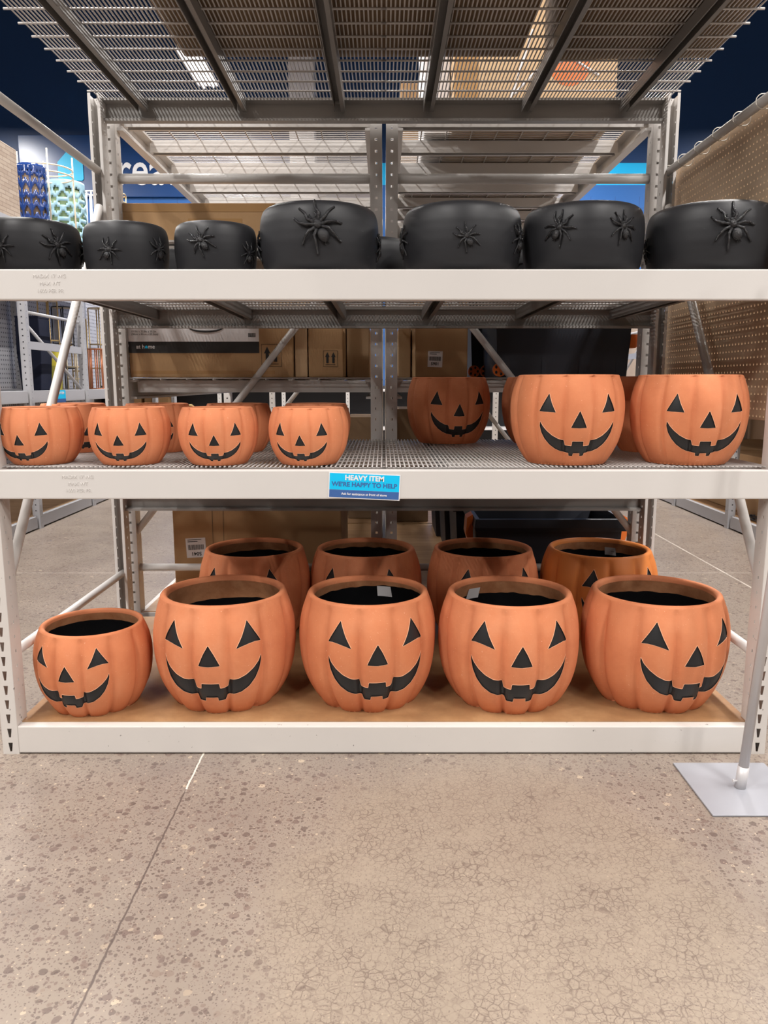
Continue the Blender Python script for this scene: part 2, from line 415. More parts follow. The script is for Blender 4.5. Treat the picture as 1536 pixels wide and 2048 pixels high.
def post(parent, x, y, h=2.455, face=-1, w=.052, d=.072, slot=False, m='steel', inner=0):
    """C-channel upright: web at y facing `face`, flanges running back"""
    key = (h, face, w, d, slot, m)
    if key not in _post:
        mb = MB(); W2 = w / 2
        if slot: plate(mb, (-W2, 0, 0), (1, 0, 0), (0, 0, 1), w, h, [w / 2], .0075, .016, .05, .0, .45)
        else: plate(mb, (-W2, 0, 0), (1, 0, 0), (0, 0, 1), w, h, [w / 2], .0055, .0055, .05)
        for s in (-1, 1):
            plate(mb, (s * W2, 0, 0), (0, -face, 0), (0, 0, 1), d, h, [d * .45], .0035, .005, .05, .025)
            mb.quad((s * W2, -face * d, 0), (s * (W2 - .012), -face * d, 0), (s * (W2 - .012), -face * d, h), (s * W2, -face * d, h))
        _post[key] = mb.mesh('post', M[m])
    o = link('post', _post[key], parent, (x, y, 0)); return solid(o)
_beamc = {}
def beam_prof(face, h=.092, d=.045):
    """open step beam profile (y,z), outer face at y=0 pointing to `face`; z from 0 (bottom) to h"""
    s = -face
    return [(0, 0), (0, h), (s * d, h), (s * d, h - .010), (s * .006, h - .014), (s * .006, .014), (s * (d - .004), .010), (s * (d - .004), 0)]
def xbeam(parent, x0, x1, y, z, face=-1, h=.092, m='steel', name='beam', bevel=.0025):
    return MB().prism([(y + a, z + b) for a, b in beam_prof(face, h)], 0, x0, x1).build(name, M[m], parent, bevel=0)
def ybeam(parent, y0, y1, x, z, face=-1, h=.092, m='steel', name='beam'):
    return MB().prism([(x + a, z + b) for a, b in beam_prof(face, h)], 1, y0, y1).build(name, M[m], parent)
# wire deck panel, long wires along Y, cross wires below; local origin at centre-front, z = top
def deck_mesh(wx, ly, pitch=.0145, rw=.0029, lip_l=0, lip_r=0, along='Y'):
    mb = MB(); n = int(wx / pitch)
    for i in range(n + 1):
        x = -wx / 2 + (wx - n * pitch) / 2 + i * pitch
        mb.tube([(x, 0, -rw), (x, ly, -rw)], rw, 5)
    k = int(ly / .1)
    for j in range(k + 1):
        y = .03 + j * (ly - .06) / k
        mb.tube([(-wx / 2 - lip_l, y, -rw * 2 - .0035), (wx / 2 + lip_r, y, -rw * 2 - .0035)], .0038, 6)
    me = mb.mesh('wire_grid', M['zinc'], True, fix=False)
    return me
def support_mesh(ly, h=.058, w=.044):
    p = [(-w / 2, -.014), (-w / 2 + .004, -h), (-w / 2 + .016, -h), (-w / 2 + .016, -h + .004), (-w / 2 + .008, -.018), (w / 2 - .008, -.018), (w / 2 - .016, -h + .004), (w / 2 - .016, -h), (w / 2 - .004, -h), (w / 2, -.014)]
    p = [(-w / 2, -.0135), (-w / 2, -h), (-w / 2 + .003, -h), (-w / 2 + .003, -.017), (w / 2 - .003, -.017), (w / 2 - .003, -h + .003), (w / 2 - .016, -h + .003), (w / 2 - .016, -h), (w / 2, -h), (w / 2, -.0135)]
    return MB().prism(p, 1, 0, ly).mesh('deck_support', M['steel_deep_shade'])
YF, YR = 2.41, 3.63                     # front and rear face of the end rack
XH = 1.222
rack = empty('shelf_rack', (0, YF, 0), label='big grey steel end rack with wire shelves carrying all the pumpkin planters', cat='shelving rack')
def W2L(p, r=rack): return (p[0] - r.location[0], p[1] - r.location[1], p[2] - r.location[2])
for s in (-1, 1):
    post(rack, s * (XH + .026), .0, face=-1, slot=True, m='steel_worn')
    post(rack, s * (XH + .026), YR - YF, face=1)
    tx = s * (XH + .026)
    MB().tube([(tx, .05, 2.14), (tx, YR - YF - .04, 2.14)], .017, 12).build('brace', M['steel'], rack, True)
    MB().tube([(tx, .05, .33), (tx, YR - YF - .04, .33)], .017, 12).build('brace', M['steel'], rack, True)
    MB().tube([(tx - s * .004, .05, .555), (tx - s * .004, YR - YF - .09, 1.985)], .017, 12).build('brace', M['steel'], rack, True)
    MB().tube([(tx, .05, .045), (tx, YR - YF - .04, .045)], .012, 8).build('brace', M['steel'], rack, True)
def front_beam(z0, z1, m='steel'):
    b = MB().box(-XH, XH, 0, .04, z0, z1).build('front_beam', M[m], rack, bevel=.004)
    for s in (-1, 1):
        MB().box(s * XH - .001, s * XH + .001, .002, .036, z0 - .012, z1 + .004).build('beam_bracket', M['steel'], b)
    return b
fb1 = front_beam(.004, .098, 'steel_worn')
fb2 = front_beam(.864, .956); fb3 = front_beam(1.475, 1.565); fb4 = front_beam(2.355, 2.445)
for z in (.006, .864, .63, 1.472, 2.352): xbeam(rack, -XH, XH, YR - YF, z, 1, m='steel_shaded')
# embossed capacity stamps
for (fb, zc) in ((fb3, 1.52), (fb2, .91)):
    for i, s in enumerate(('MADIX 17 WG', 'MAX WT', '1600 PER PR')):
        me = text_mesh(s, .0155, .0006, 0, M['steel'])
        link('stamped_lettering', me, fb, (-1.01 if zc > 1 else -.965, -.0003, zc + .024 - i * .0215), FRONT)
GRID = deck_mesh(1.212, 1.20, lip_l=.012, lip_r=.012)
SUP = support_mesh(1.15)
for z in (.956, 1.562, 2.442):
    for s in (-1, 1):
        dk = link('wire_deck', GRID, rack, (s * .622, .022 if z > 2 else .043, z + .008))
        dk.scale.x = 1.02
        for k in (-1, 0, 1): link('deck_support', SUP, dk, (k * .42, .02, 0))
MB().box(-XH - .01, XH + .01, .035, YR - YF - .01, .094, .102).build('base_board', M['board'], rack)

# blue notice stuck to the middle beam
sn = empty('notice_sticker', (-.062, YF - .0012, .905), label='tilted blue sticker reading HEAVY ITEM on the middle beam', cat='sticker')
sn.rotation_euler = (0, R_(2.6), 0)
sw, sh = .226, .082
MB().box(-sw / 2, sw / 2, -.0003, .0006, -sh / 2, sh / 2).build('sticker_sheet', M['white'], sn)
MB().box(-sw / 2 + .003, sw / 2 - .003, -.0007, -.0003, -.014, sh / 2 - .003).build('cyan_field', M['cyan'], sn)
MB().box(-sw / 2 + .003, sw / 2 - .003, -.0007, -.0003, -sh / 2 + .0025, -.0145).build('navy_field', M['navyprint'], sn)
link('lettering', text_mesh('HEAVY ITEM', .0225, .0002, .0008, M['white']), sn, (0, -.0009, .0245), FRONT)
link('lettering', text_mesh('WE\u2019RE HAPPY TO HELP', .0198, .0002, .0006, M['navyprint']), sn, (0, -.0009, .0035), FRONT)
link('lettering', text_mesh('Ask for assistance at front of store', .0102, .0002, .0002, M['white']), sn, (0, -.0009, -.0265), FRONT)

# ------------------------------------------------------------------ rows behind (two rows back to back, running away)
def row_rack(s, label):
    """s=-1 left row, +1 right row; bays of 2.44 m starting right behind the end rack"""
    r = empty('shelf_rack', (s * .62, 3.69, 0), label=label, cat='shelving rack')
    X = lambda x: s * x - s * .62
    ys = (0, 2.44, 4.88)
    for y in ys:
        post(r, X(.036), y, face=-1, d=.07); post(r, X(1.235), y, face=-1, d=.07)
        if y == 0 or y == 2.44:
            for z in (.325, 2.145): MB().tube([(X(.05), y + .03, z), (X(1.22), y + .03, z)], .018 if z < 1 else .022, 12).build('brace', M['steel'], r, True)
            MB().tube([(X(1.22), y + .03, .5), (X(.06), y + .03, 1.92)], .017, 12).build('brace', M['steel'], r, True)
    for i in range(2):
        y0, y1 = ys[i] + .03, ys[i + 1]
        for z in (.006, 1.15, 1.77, 2.352):
            ybeam(r, y0, y1, X(1.222), z, s); ybeam(r, y0, y1, X(.045), z, -s)
    gr = row_rack.grid
    for i in range(4):
        for z in (1.245, 1.868, 2.446):
            if z < 1.3 and i > 1: continue
            dk = link('wire_deck', gr, r, (0, .0 + i * 1.22, z + .006))
            for k in range(3): link('deck_support', row_rack.sup, dk, (-.57, .11 + k * .40, 0))
    MB().box(-.575, .575, .01, 2.43, .096, .104).build('base_board', M['planks'], r)
    MB().box(-.575, .575, 2.455, 4.87, .096, .104).build('base_board', M['planks'], r)
    MB().box(-.59, .59, -.002, .02, .02, .1).build('base_front', M['steel'], r)
    return r
def row_deck_mesh():
    mb = MB(); pitch = .029
    n = int(1.2 / pitch)
    for i in range(n + 1):
        y = .01 + i * 1.2 / n; mb.tube([(-.61, y, -.003), (.61, y, -.003)], .0029, 5)
    for j in range(10):
        x = -.56 + j * 1.12 / 9; mb.tube([(x, .0, -.0095), (x, 1.215, -.0095)], .0036, 6)
    return mb.mesh('row_wire_grid', M['zinc'], True, fix=False)
row_rack.grid = row_deck_mesh()
sp_ = [(0, -.0135), (0, -.070), (.003, -.070), (.003, -.0165), (.058, -.0165), (.058, -.067), (.045, -.067), (.045, -.070), (.061, -.070), (.061, -.0135)]
row_rack.sup = MB().prism([(a - .03, b) for a, b in sp_], 0, 0, 1.14).mesh('row_support', M['steel'])
rl = row_rack(-1, 'grey steel rack row behind the end rack holding the large printed carton')
rr_ = row_rack(1, 'grey steel rack row behind the end rack holding dark storage totes')

# ------------------------------------------------------------------ pegboard on the side of the end rack
pb = empty('pegboard', (1.297, YF + .02, 1.10), label='brown pegboard strapped to the side of the end rack', cat='pegboard')
mb = MB(); NY, NZ, P_ = 47, 42, .0254
for i in range(NY):
    for j in range(NZ):
        y0, z0 = i * P_, j * P_; c = (y0 + P_ / 2, z0 + P_ / 2); h = .0034
        mb.add([(0, y0, z0), (0, y0 + P_, z0), (0, y0 + P_, z0 + P_), (0, y0, z0 + P_), (0, c[0] - h, c[1] - h), (0, c[0] + h, c[1] - h), (0, c[0] + h, c[1] + h), (0, c[0] - h, c[1] + h)],
               [(0, 1, 5, 4), (1, 2, 6, 5), (2, 3, 7, 6), (3, 0, 4, 7)])
solid(mb.build('panel', M['pegbrown'], pb), .004)
for k in range(7):
    t = MB(); y = .12 + k * .17
    t.tube([(-.049 + .026 * math.cos(a) + .012 * (math.cos(a) > 0), y, 1.04 + .024 * math.sin(a)) for a in [2 * math.pi * q / 16 for q in range(17)]], .0016, 5, False)
    t.box(-.03, -.022, y - .004, y + .004, 1.061, 1.07).build('cable_tie', M['tie'], pb)

# ------------------------------------------------------------------ pumpkin planters
PROF = [(0, .70), (.03, .745), (.08, .795), (.16, .862), (.26, .925), (.38, .970), (.5, .993), (.6, 1.0), (.7, .994), (.8, .970), (.88, .938), (.94, .905), (.98, .882), (1.0, .868)]
def pr(h):
    h = min(max(h, 0), 1)
    for i in range(len(PROF) - 1):
        if h <= PROF[i + 1][0]:
            p0 = PROF[max(i - 1, 0)]; p1 = PROF[i]; p2 = PROF[i + 1]; p3 = PROF[min(i + 2, len(PROF) - 1)]
            t = (h - p1[0]) / (p2[0] - p1[0]); m1 = (p2[1] - p0[1]) / max(p2[0] - p0[0], 1e-6) * (p2[0] - p1[0]); m2 = (p3[1] - p1[1]) / max(p3[0] - p1[0], 1e-6) * (p2[0] - p1[0])
            return (2 * t**3 - 3 * t**2 + 1) * p1[1] + (t**3 - 2 * t**2 + t) * m1 + (-2 * t**3 + 3 * t**2) * p2[1] + (t**3 - t**2) * m2
    return PROF[-1][1]
def lobe(th):
    d = abs(th % 30 - 15)
    b = 1 - math.sin(math.pi / 2 * min(d / 15, 1))
    return .48 * b + .52 * math.exp(-(d / 2.6) ** 2)
def lobe2(th):
    d = abs(th % 30 - 15)
    return .35 * (1 - math.sin(math.pi / 2 * min(d / 15, 1))) + .65 * math.exp(-(d / 2.0) ** 2)
def amp(h): return .026 + .068 * min(1, (1 - h) / .26) + .035 * max(0, 1 - h / .3) ** 1.3 if h < .97 else .026 * (1 - (h - .97) / .03)
# face outlines (degrees, height fraction)
def dens(poly, step=1.3):
    out = []
    for i, a in enumerate(poly):
        b = poly[(i + 1) % len(poly)]; L = math.hypot(b[0] - a[0], (b[1] - a[1]) * 95); n = max(1, int(L / step))
        out += [(a[0] + (b[0] - a[0]) * k / n, a[1] + (b[1] - a[1]) * k / n) for k in range(n)]
    return out
def smoothcorner(poly, r=.8):
    out = []
    for i, p in enumerate(poly):
        a, b = poly[i - 1], poly[(i + 1) % len(poly)]
        for q in (a, b):
            L = math.hypot(q[0] - p[0], (q[1] - p[1]) * 95); k = min(.3, r / max(L, 1e-6))
            out.append((p[0] + (q[0] - p[0]) * k, p[1] + (q[1] - p[1]) * k))
    return out
EYE_R = [(30.5, .893), (35.5, .80), (41.5, .695), (36, .702), (31, .694), (25.5, .676), (20.8, .655), (25.5, .76)]
EYE_L = [(-a, b) for a, b in EYE_R][::-1]
NOSE = [(0, .70), (4, .62), (8.4, .512), (0, .507), (-8.4, .512), (-4, .62)]
MR = [(0, .345), (7, .345), (7.6, .295), (14.2, .302), (15.5, .365), (22, .378), (28, .413), (34, .466), (38.5, .52), (41, .572), (41.2, .53), (39.5, .45), (36, .365), (31, .295), (25, .245), (19, .222), (13.4, .214), (11.6, .168), (5.6, .164), (5.2, .203)]
MOUTH = MR + [(-a, b) for a, b in MR[::-1] if a > 0]
FEATS = [('eye', dens(smoothcorner(EYE_R, .5))), ('eye', dens(smoothcorner(EYE_L, .5))), ('nose', dens(smoothcorner(NOSE, .5))), ('mouth', dens(smoothcorner(MOUTH, .45)))]
EYE2R = [(30, .815), (33.5, .74), (39.5, .618), (35, .612), (31, .611), (27, .608), (22.6, .604), (26.5, .70)]
EYE2L = [(-a, b) for a, b in EYE2R][::-1]
NOSE2 = [(0, .625), (3.6, .54), (7.8, .438), (0, .433), (-7.8, .438), (-3.6, .54)]
M2R = [(0, .285), (5.8, .285), (6.2, .232), (13.2, .240), (14.6, .295), (20, .312), (26, .348), (31.5, .40), (35.5, .45), (38.6, .505), (39.2, .455), (37.6, .380), (34.3, .308), (29.6, .245), (24, .198), (18, .170), (11.5, .156), (9.0, .152), (8.6, .118), (4.0, .116), (3.8, .148)]
MOUTH2 = M2R + [(-a, b) for a, b in M2R[::-1] if a > 0]
FEATS2 = [('eye', dens(smoothcorner(EYE2R, .5))), ('eye', dens(smoothcorner(EYE2L, .5))), ('nose', dens(smoothcorner(NOSE2, .5))), ('mouth', dens(smoothcorner(MOUTH2, .4)))]
T0, T1, DT = -48, 48, 2.0
HS = [i / 44 for i in range(45)]; IH0, IH1 = 3, 41
def pip(x, y, poly):
    c = False; j = len(poly) - 1
    for i in range(len(poly)):
        xi, yi = poly[i]; xj, yj = poly[j]
        if (yi > y) != (yj > y) and x < (xj - xi) * (y - yi) / (yj - yi) + xi: c = not c
        j = i
    return c
def near_edge(x, y, FEATS, tol=.55):
    for _, p in FEATS:
        for a, b in p:
            if abs(a - x) < tol and abs(b - y) * 95 < tol: return True
    return False
def face_patch(FEATS):
    vs = []; es = []; nT = int((T1 - T0) / DT)
    for i in range(nT + 1):
        for j in range(IH0, IH1 + 1):
            x, y = T0 + i * DT, HS[j]; bd = i in (0, nT) or j in (IH0, IH1)
            if bd or not near_edge(x, y, FEATS): vs.append((x, y * 95))
    for _, p in FEATS:
        o = len(vs); vs += [(a, b * 95) for a, b in p]; es += [(o + k, o + (k + 1) % len(p)) for k in range(len(p))]
    r = delaunay_2d_cdt([Vector(v) for v in vs], es, [], 0, 1e-5)
    pts = [(p[0], p[1] / 95) for p in r[0]]; out = []; ins = [[] for _ in FEATS]
    for t in r[2]:
        cx = sum(pts[k][0] for k in t) / len(t); cy = sum(pts[k][1] for k in t) / len(t)
        for q, (_, p) in enumerate(FEATS):
            if pip(cx, cy, p): ins[q].append(t); break
        else: out.append(t)
    return pts, out, ins
PATCHES = {False: (FEATS, face_patch(FEATS)), True: (FEATS2, face_patch(FEATS2))}
def amp2(h): return (.040 + .026 * min(1, (1 - h) / .3)) * (min(1, .35 + h / .25))
def pumpkin(Rm, H, x, y, z, yaw, label, group, seed=0, tar=.84, tarslope=.03, sticker=None, cat='planter', body='terra'):
    rnd = random.Random(seed); off = Vector((seed * 3.7, seed * 1.3, 0)); ph = rnd.uniform(0, 6.28)
    shelf = z > .5; FEATS, FP = PATCHES[shelf]
    root = empty('pumpkin_planter', (x, y, z), yaw, label, cat, group)
    def S(th, h, d=0):
        if H < .2: h = h - .27 * h * (1 - h)
        n = noise.noise(Vector((math.cos(R_(th)) * 1.3, math.sin(R_(th)) * 1.3, h * 1.2)) + off) * .012
        r = Rm * (((pr(h) - (.035 * (1 - h) if shelf else 0)) * (1 - (amp2(h) * lobe2(th) if shelf else amp(h) * lobe(th)))) + n * (1 - h * .4)) - d
        a = R_(th)
        return (r * math.sin(a), -r * math.cos(a), h * H + (0 if h > .02 else 0))
    mb = MB()
    pts, out, ins = FP
    mb.add([S(a, b) for a, b in pts], out)
    nT = 180
    def grid(t0, t1, j0, j1):
        n = int(round((t1 - t0) / DT)); vs = [S(t0 + i * DT, HS[j]) for i in range(n + 1) for j in range(j0, j1 + 1)]; m_ = j1 - j0 + 1
        mb.add(vs, [(i * m_ + j, (i + 1) * m_ + j, (i + 1) * m_ + j + 1, i * m_ + j + 1) for i in range(n) for j in range(m_ - 1)])
    grid(T0, T1, 0, IH0); grid(T0, T1, IH1, 44); grid(T1, 360 + T0, 0, 44)
    # rim: rounded lip then the inner wall down to the sealant line
    n = 120; wall = .095 * Rm / .25 * .25
    wline = [tar + tarslope * math.sin(2 * math.pi * i / n + ph) + .012 * noise.noise(Vector((math.cos(2 * math.pi * i / n) * 6, math.sin(2 * math.pi * i / n) * 6, seed))) for i in range(n)]
    def inner(i, r, zz):
        a = 2 * math.pi * i / n; k = 1 + .5 * noise.noise(Vector((math.cos(a), math.sin(a), 0)) + off) * .02
        return (r * k * Rm * math.sin(a), -r * k * Rm * math.cos(a), zz * H)
    rimp = [(.868, 1.0), (.858, 1.012), (.84, 1.020), (.815, 1.021), (.79, 1.012), (.778, .995), (.775, .97)]
    vs = []
    for rr, zz in rimp: vs += [inner(i, rr, zz) if zz > 1.0 or rr < .86 else S(360 * i / n, 1.0) for i in range(n)]
    L = len(rimp); fs = [(a * n + i, a * n + (i + 1) % n, (a + 1) * n + (i + 1) % n, (a + 1) * n + i) for a in range(L - 1) for i in range(n)]
    mb.add(vs, fs)
    bottom = MB(); bottom.add([S(i * 3, 0) for i in range(120)], [tuple(range(120))]); mb.add(bottom.v, bottom.f)
    mb.build('pot_body', M[body], root, True)
    ri = lambda h: min(.775 + (.97 - h) * .6, pr(h) - .1)
    iw = MB(); vs = []; K = 5
    for a in range(K + 1):
        for i in range(n):
            h = .975 + (wline[i] - .975) * a / K; vs.append(inner(i, ri(h) if h < .97 else .775, h))
    iw.add(vs, [(a * n + i, a * n + (i + 1) % n, (a + 1) * n + (i + 1) % n, (a + 1) * n + i) for a in range(K) for i in range(n)])
    iw.build('inner_wall', M['clay_in'], root, True)
    tr = MB(); vs = []; K = 7
    for a in range(K + 1):
        for i in range(n):
            h = wline[i] + (.05 - wline[i]) * a / K; vs.append(inner(i, ri(h), h))
    fs = [(a * n + i, a * n + (i + 1) % n, (a + 1) * n + (i + 1) % n, (a + 1) * n + i) for a in range(K) for i in range(n)]
    tr.add(vs, fs + [tuple(K * n + i for i in range(n))]); tr.build('inner_sealant', M['tar'], root, True)
    # recessed face
    dp = .0032 * (Rm / .25) ** .5
    for (nm, poly), tris in zip(FEATS, ins):
        fb = MB(); cx = sum(p[0] for p in poly) / len(poly); cy = sum(p[1] for p in poly) / len(poly)
        used = sorted({k for t in tris for k in t}); mp = {k: i for i, k in enumerate(used)}
        key = {(round(a, 4), round(b, 5)) for a, b in poly}
        fb.add([S(pts[k][0], pts[k][1], dp) for k in used], [tuple(mp[k] for k in t) for t in tris])
        m_ = len(poly); fb.add([S(a, b, -.0001) for a, b in poly] + [S(a, b, dp) for a, b in poly], [(i, (i + 1) % m_, m_ + (i + 1) % m_, m_ + i) for i in range(m_)])
        fb.build(nm, M['facepaint'], root)
    eg = MB()
    for nm, poly in FEATS:
        m_ = len(poly); ar = sum(poly[i][0] * poly[(i + 1) % m_][1] - poly[(i + 1) % m_][0] * poly[i][1] for i in range(m_)); sg_ = 1 if ar > 0 else -1
        oo = []
        for i in range(m_):
            (ax, ay), (bx, by) = poly[i - 1], poly[(i + 1) % m_]; dx_, dy_ = bx - ax, (by - ay) * 95; L_ = math.hypot(dx_, dy_) or 1
            oo.append((poly[i][0] + sg_ * dy_ / L_ * .42, poly[i][1] - sg_ * dx_ / L_ * .42 / 95))
        eg.add([S(a, b, .0006) for a, b in poly] + [S(a, b, -.0006) for a, b in poly] + [S(a, b, .0001) for a, b in oo],
               [(i, (i + 1) % m_, m_ + (i + 1) % m_, m_ + i) for i in range(m_)] + [(m_ + i, m_ + (i + 1) % m_, 2 * m_ + (i + 1) % m_, 2 * m_ + i) for i in range(m_)])
    eg.build('cut_edge', M['edge'], root)
    if sticker:
        a0, h0, sz = sticker; st = MB(); N_ = 6; hw = sz / (.8 * Rm)
        for q in range(N_):
            p = []
            for aa, hh in ((q, 0), (q + 1, 0), (q + 1, 1), (q, 1)):
                a = R_(a0) - yaw + hw * (aa / N_ - .5); h = h0 + (hh - .5) * sz * .8 / H; r = (ri(h) * Rm - .004)
                p.append((r * math.sin(a), -r * math.cos(a), h * H))
            st.quad(*p)
        so = st.build('price_label', M['white'], root); so['label'] = 'white price label inside the rim'
        bars = MB()
        for q in range(9):
            a = R_(a0) - yaw + hw * (-.36 + q * .035); p = []
            for da, hh in ((0, -.1), (.012 * hw * 2, -.1), (.012 * hw * 2, .18), (0, .18)):
                h = h0 + (hh - .15) * sz * .8 / H; r = ri(h) * Rm - .0047; p.append((r * math.sin(a + da), -r * math.cos(a + da), h * H))
            bars.quad(*p)
        bars.build('barcode', M['ink'], so)
    return root
ang = lambda phi, x, y: R_(phi) - math.atan2(x, y) * 1.0
GA, GB, GC, GD, GE = 'large pumpkin planters on the bottom board, front row', 'large pumpkin planters on the bottom board, back row', 'small pumpkin planters on the middle shelf, front row', 'small pumpkin planters on the middle shelf, back row', 'medium pumpkin planters on the middle shelf'
def pk(Rm, H, x, y, z, phi, label, group, **k): return pumpkin(Rm, H, x, y, z, ang(phi, x, y), label, group, **k)
pk(.255, .386, -.575, 2.682, .102, -13.4, 'large terracotta jack-o-lantern planter with wide clay band inside, next to the smaller one', GA, seed=1, tar=.80, tarslope=.03)
pk(.248, .386, -.058, 2.682, .102, 7.6, 'large terracotta jack-o-lantern planter front centre with white label inside its right rim', GA, seed=2, tar=.90, tarslope=.03, sticker=(163, .86, .055))
pk(.253, .386, .450, 2.672, .102, 11, 'large jack-o-lantern planter on bottom board with white label inside its left rim', GA, seed=3, tar=.86, tarslope=.02, sticker=(212, .86, .055))
pk(.257, .386, .976, 2.680, .102, 33, 'large jack-o-lantern planter turned toward the right, beside the bottom right post', GA, seed=4, tar=.86, tarslope=.015)
pk(.199, .290, -1.028, 2.612, .102, -28.6, 'medium terracotta jack-o-lantern planter alone at the left end of the bottom board', None, seed=5, tar=.84, tarslope=.03)
pk(0.252, .386, -.585, 3.405, .102, -16, 'large pumpkin planter in the back row before the tall brown carton', GB, seed=6, tar=.84, tarslope=.03)
pk(0.253, .386, -.083, 3.405, .102, -6, 'large pumpkin planter in the back row, second from left, behind the front centre one', GB, seed=7, tar=.92, tarslope=.02)
pk(0.254, .386, .447, 3.405, .102, 16, 'large pumpkin planter in the back row before the black storage tote', GB, seed=8, tar=.90, tarslope=.01)
pk(0.260, .386, .972, 3.405, .102, 26.7, 'deeper orange pumpkin planter with smooth rim at the right of the back row', GB, seed=9, body='terra_orange', tar=.88, tarslope=.03, sticker=(150, .86, .05))
ZM = .965
pk(.136, .180, -1.136, 2.562, ZM, -32, 'small jack-o-lantern planter cut by the left picture edge on the middle shelf', GC, seed=11)
pk(.134, .180, -.838, 2.552, ZM, -17.5, 'small jack-o-lantern planter second from left in the middle shelf front row', GC, seed=12)
pk(.132, .180, -.546, 2.545, ZM, -6.5, 'small jack-o-lantern planter third from left in the middle shelf front row', GC, seed=13)
pk(.134, .180, -.248, 2.545, ZM, -12.8, 'small jack-o-lantern planter nearest the blue sticker on the middle shelf', GC, seed=14)
for i, (x, l) in enumerate(((-1.20, 'at the far left end, its smile peeking out'), (-.875, 'behind the second and third front ones'), (-.565, 'behind the third and fourth front ones'), (-.262, 'directly behind the one nearest the blue sticker'))):
    pk(.135, .180, x, 3.0, ZM, (20, -15, -10, -12)[i], 'small back row pumpkin planter ' + l, GD, seed=20 + i)
pk(.190, .282, .611, 2.592, ZM, 12.3, 'medium jack-o-lantern planter in front on the middle shelf, facing almost straight ahead', GE, seed=31)
pk(.190, .282, 1.014, 2.592, ZM, 20, 'medium jack-o-lantern planter at the right end of the middle shelf', GE, seed=32)
pk(.188, .280, .286, 3.455, ZM, 15, 'medium jack-o-lantern planter standing alone at the back of the middle shelf', GE, seed=33)
pk(.188, .280, .668, 3.0, ZM, 75, 'medium pumpkin planter turned away directly behind the front straight facing one', GE, seed=34)
pk(.188, .280, .700, 3.40, ZM, 80, 'hindmost medium pumpkin planter, barely showing past two others on the middle shelf', GE, seed=35)
pk(.188, .280, 1.06, 3.02, ZM, 75, 'medium pumpkin planter hidden behind the right end one', GE, seed=36)

# ------------------------------------------------------------------ black spider planters
KP = [(0, .86), (.03, .90), (.08, .93), (.16, .955), (.3, .98), (.45, .995), (.6, 1.0), (.75, .996), (.85, .982), (.91, .965), (.95, .948), (.98, .925), (1.0, .89)]
def kr(h):
    h = min(max(h, 0), 1)
    for (a, ra), (b, rb) in zip(KP, KP[1:]):
        if h <= b: return ra + (rb - ra) * (h - a) / (b - a)
    return .89
def spider(root, Rm, H, a0, h0, span, rot):
    """relief spider: a0 angle on the pot (deg, 0 = -Y), h0 height fraction, span leg span, rot tilt (deg)"""
    k = span / 2; cr_, sr_ = math.cos(R_(rot)), math.sin(R_(rot))
    def Mp(s, t, o):
        s2, t2 = (s * cr_ - t * sr_) * k, (s * sr_ + t * cr_) * k
        h = h0 + t2 / H; r = kr(h) * Rm + o * k; a = R_(a0) + s2 / (kr(h) * Rm)
        return Vector((r * math.sin(a), -r * math.cos(a), h * H))
    mb = MB()
    def blob(cs, ct, rs, rt, ro):
        n, m_ = 14, 9; vs = []; fs = []
        for i in range(m_):
            p = math.pi * i / (m_ - 1) 
            for q in range(n):
                b = 2 * math.pi * q / n; vs.append(Mp(cs + rs * math.sin(p) * math.cos(b), ct + rt * math.sin(p) * math.sin(b), ro * .35 + ro * math.cos(p)))
        for i in range(m_ - 1):
            for q in range(n): fs.append((i * n + q, i * n + (q + 1) % n, (i + 1) * n + (q + 1) % n, (i + 1) * n + q))
        mb.add(vs, fs)
    blob(0, -.42, .24, .30, .22); blob(0, .07, .18, .21, .17); blob(0, .28, .10, .09, .12)
    for s in (-1, 1):
        legs = [[(.1, .2), (.26, .42), (.22, .66), (.36, .98)], [(.13, .12), (.42, .28), (.62, .46), (.74, .74)][::1], [(.14, .0), (.42, -.02), (.68, -.14), (.92, -.34)], [(.1, -.08), (.32, -.26), (.42, -.6), (.55, -.98)]]
        legs[1] = [(.13, .12), (.42, .2), (.66, .34), (.95, .38)] if s > 0 else legs[1]
        for lg in legs:
            P = []
            for i in range(len(lg) - 1):
                for q in range(4):
                    t = q / 4; P.append((lg[i][0] * (1 - t) + lg[i + 1][0] * t, lg[i][1] * (1 - t) + lg[i + 1][1] * t))
            P.append(lg[-1]); n = len(P)
            pts_ = [Mp(s * a, b, .05 + .10 * math.sin(math.pi * min(1, i / (n - 1) * 1.2))) for i, (a, b) in enumerate(P)]
            mb.tube(pts_, [k * (.082 - .04 * i / (n - 1)) * (1 + .18 * math.sin(i * 2.2)) for i in range(n)], 7)
        mb.tube([Mp(s * .07, .32, .06), Mp(s * .15, .42, .10), Mp(s * .11, .54, .06)], [k * .05, k * .045, k * .03], 6)
        mb.tube([Mp(s * .06, -.66, .05), Mp(s * .09, -.8, .06)], [k * .035, k * .02], 5)
    mb.build('spider', M['spider'], root, True)
def kettle(Rm, H, x, y, label, group, spiders, z=1.571, phs=1):
    root = empty('spider_planter', (x, y, z), 0, label, 'planter', group)
    prof = [(0, .01)] + [(kr(h / 30) * Rm, h / 30 * H) for h in range(31)] + [(.865 * Rm, H * 1.010), (.80 * Rm, H * 1.01), (.775 * Rm, H * .985), (.77 * Rm, H * .9), (.8 * Rm, H * .5), (.74 * Rm, H * .1), (0.001, H * .08)]
    prof[0] = (0.001, 0)
    MB().lathe(prof, 72).build('pot_body', M['blackpot'], root, True)
    b = math.degrees(math.atan2(x, y))
    for (phi, h0, span, rot) in spiders: spider(root, Rm, H, phi - b, h0, span, rot)
GK = 'black spider planters on the top shelf'
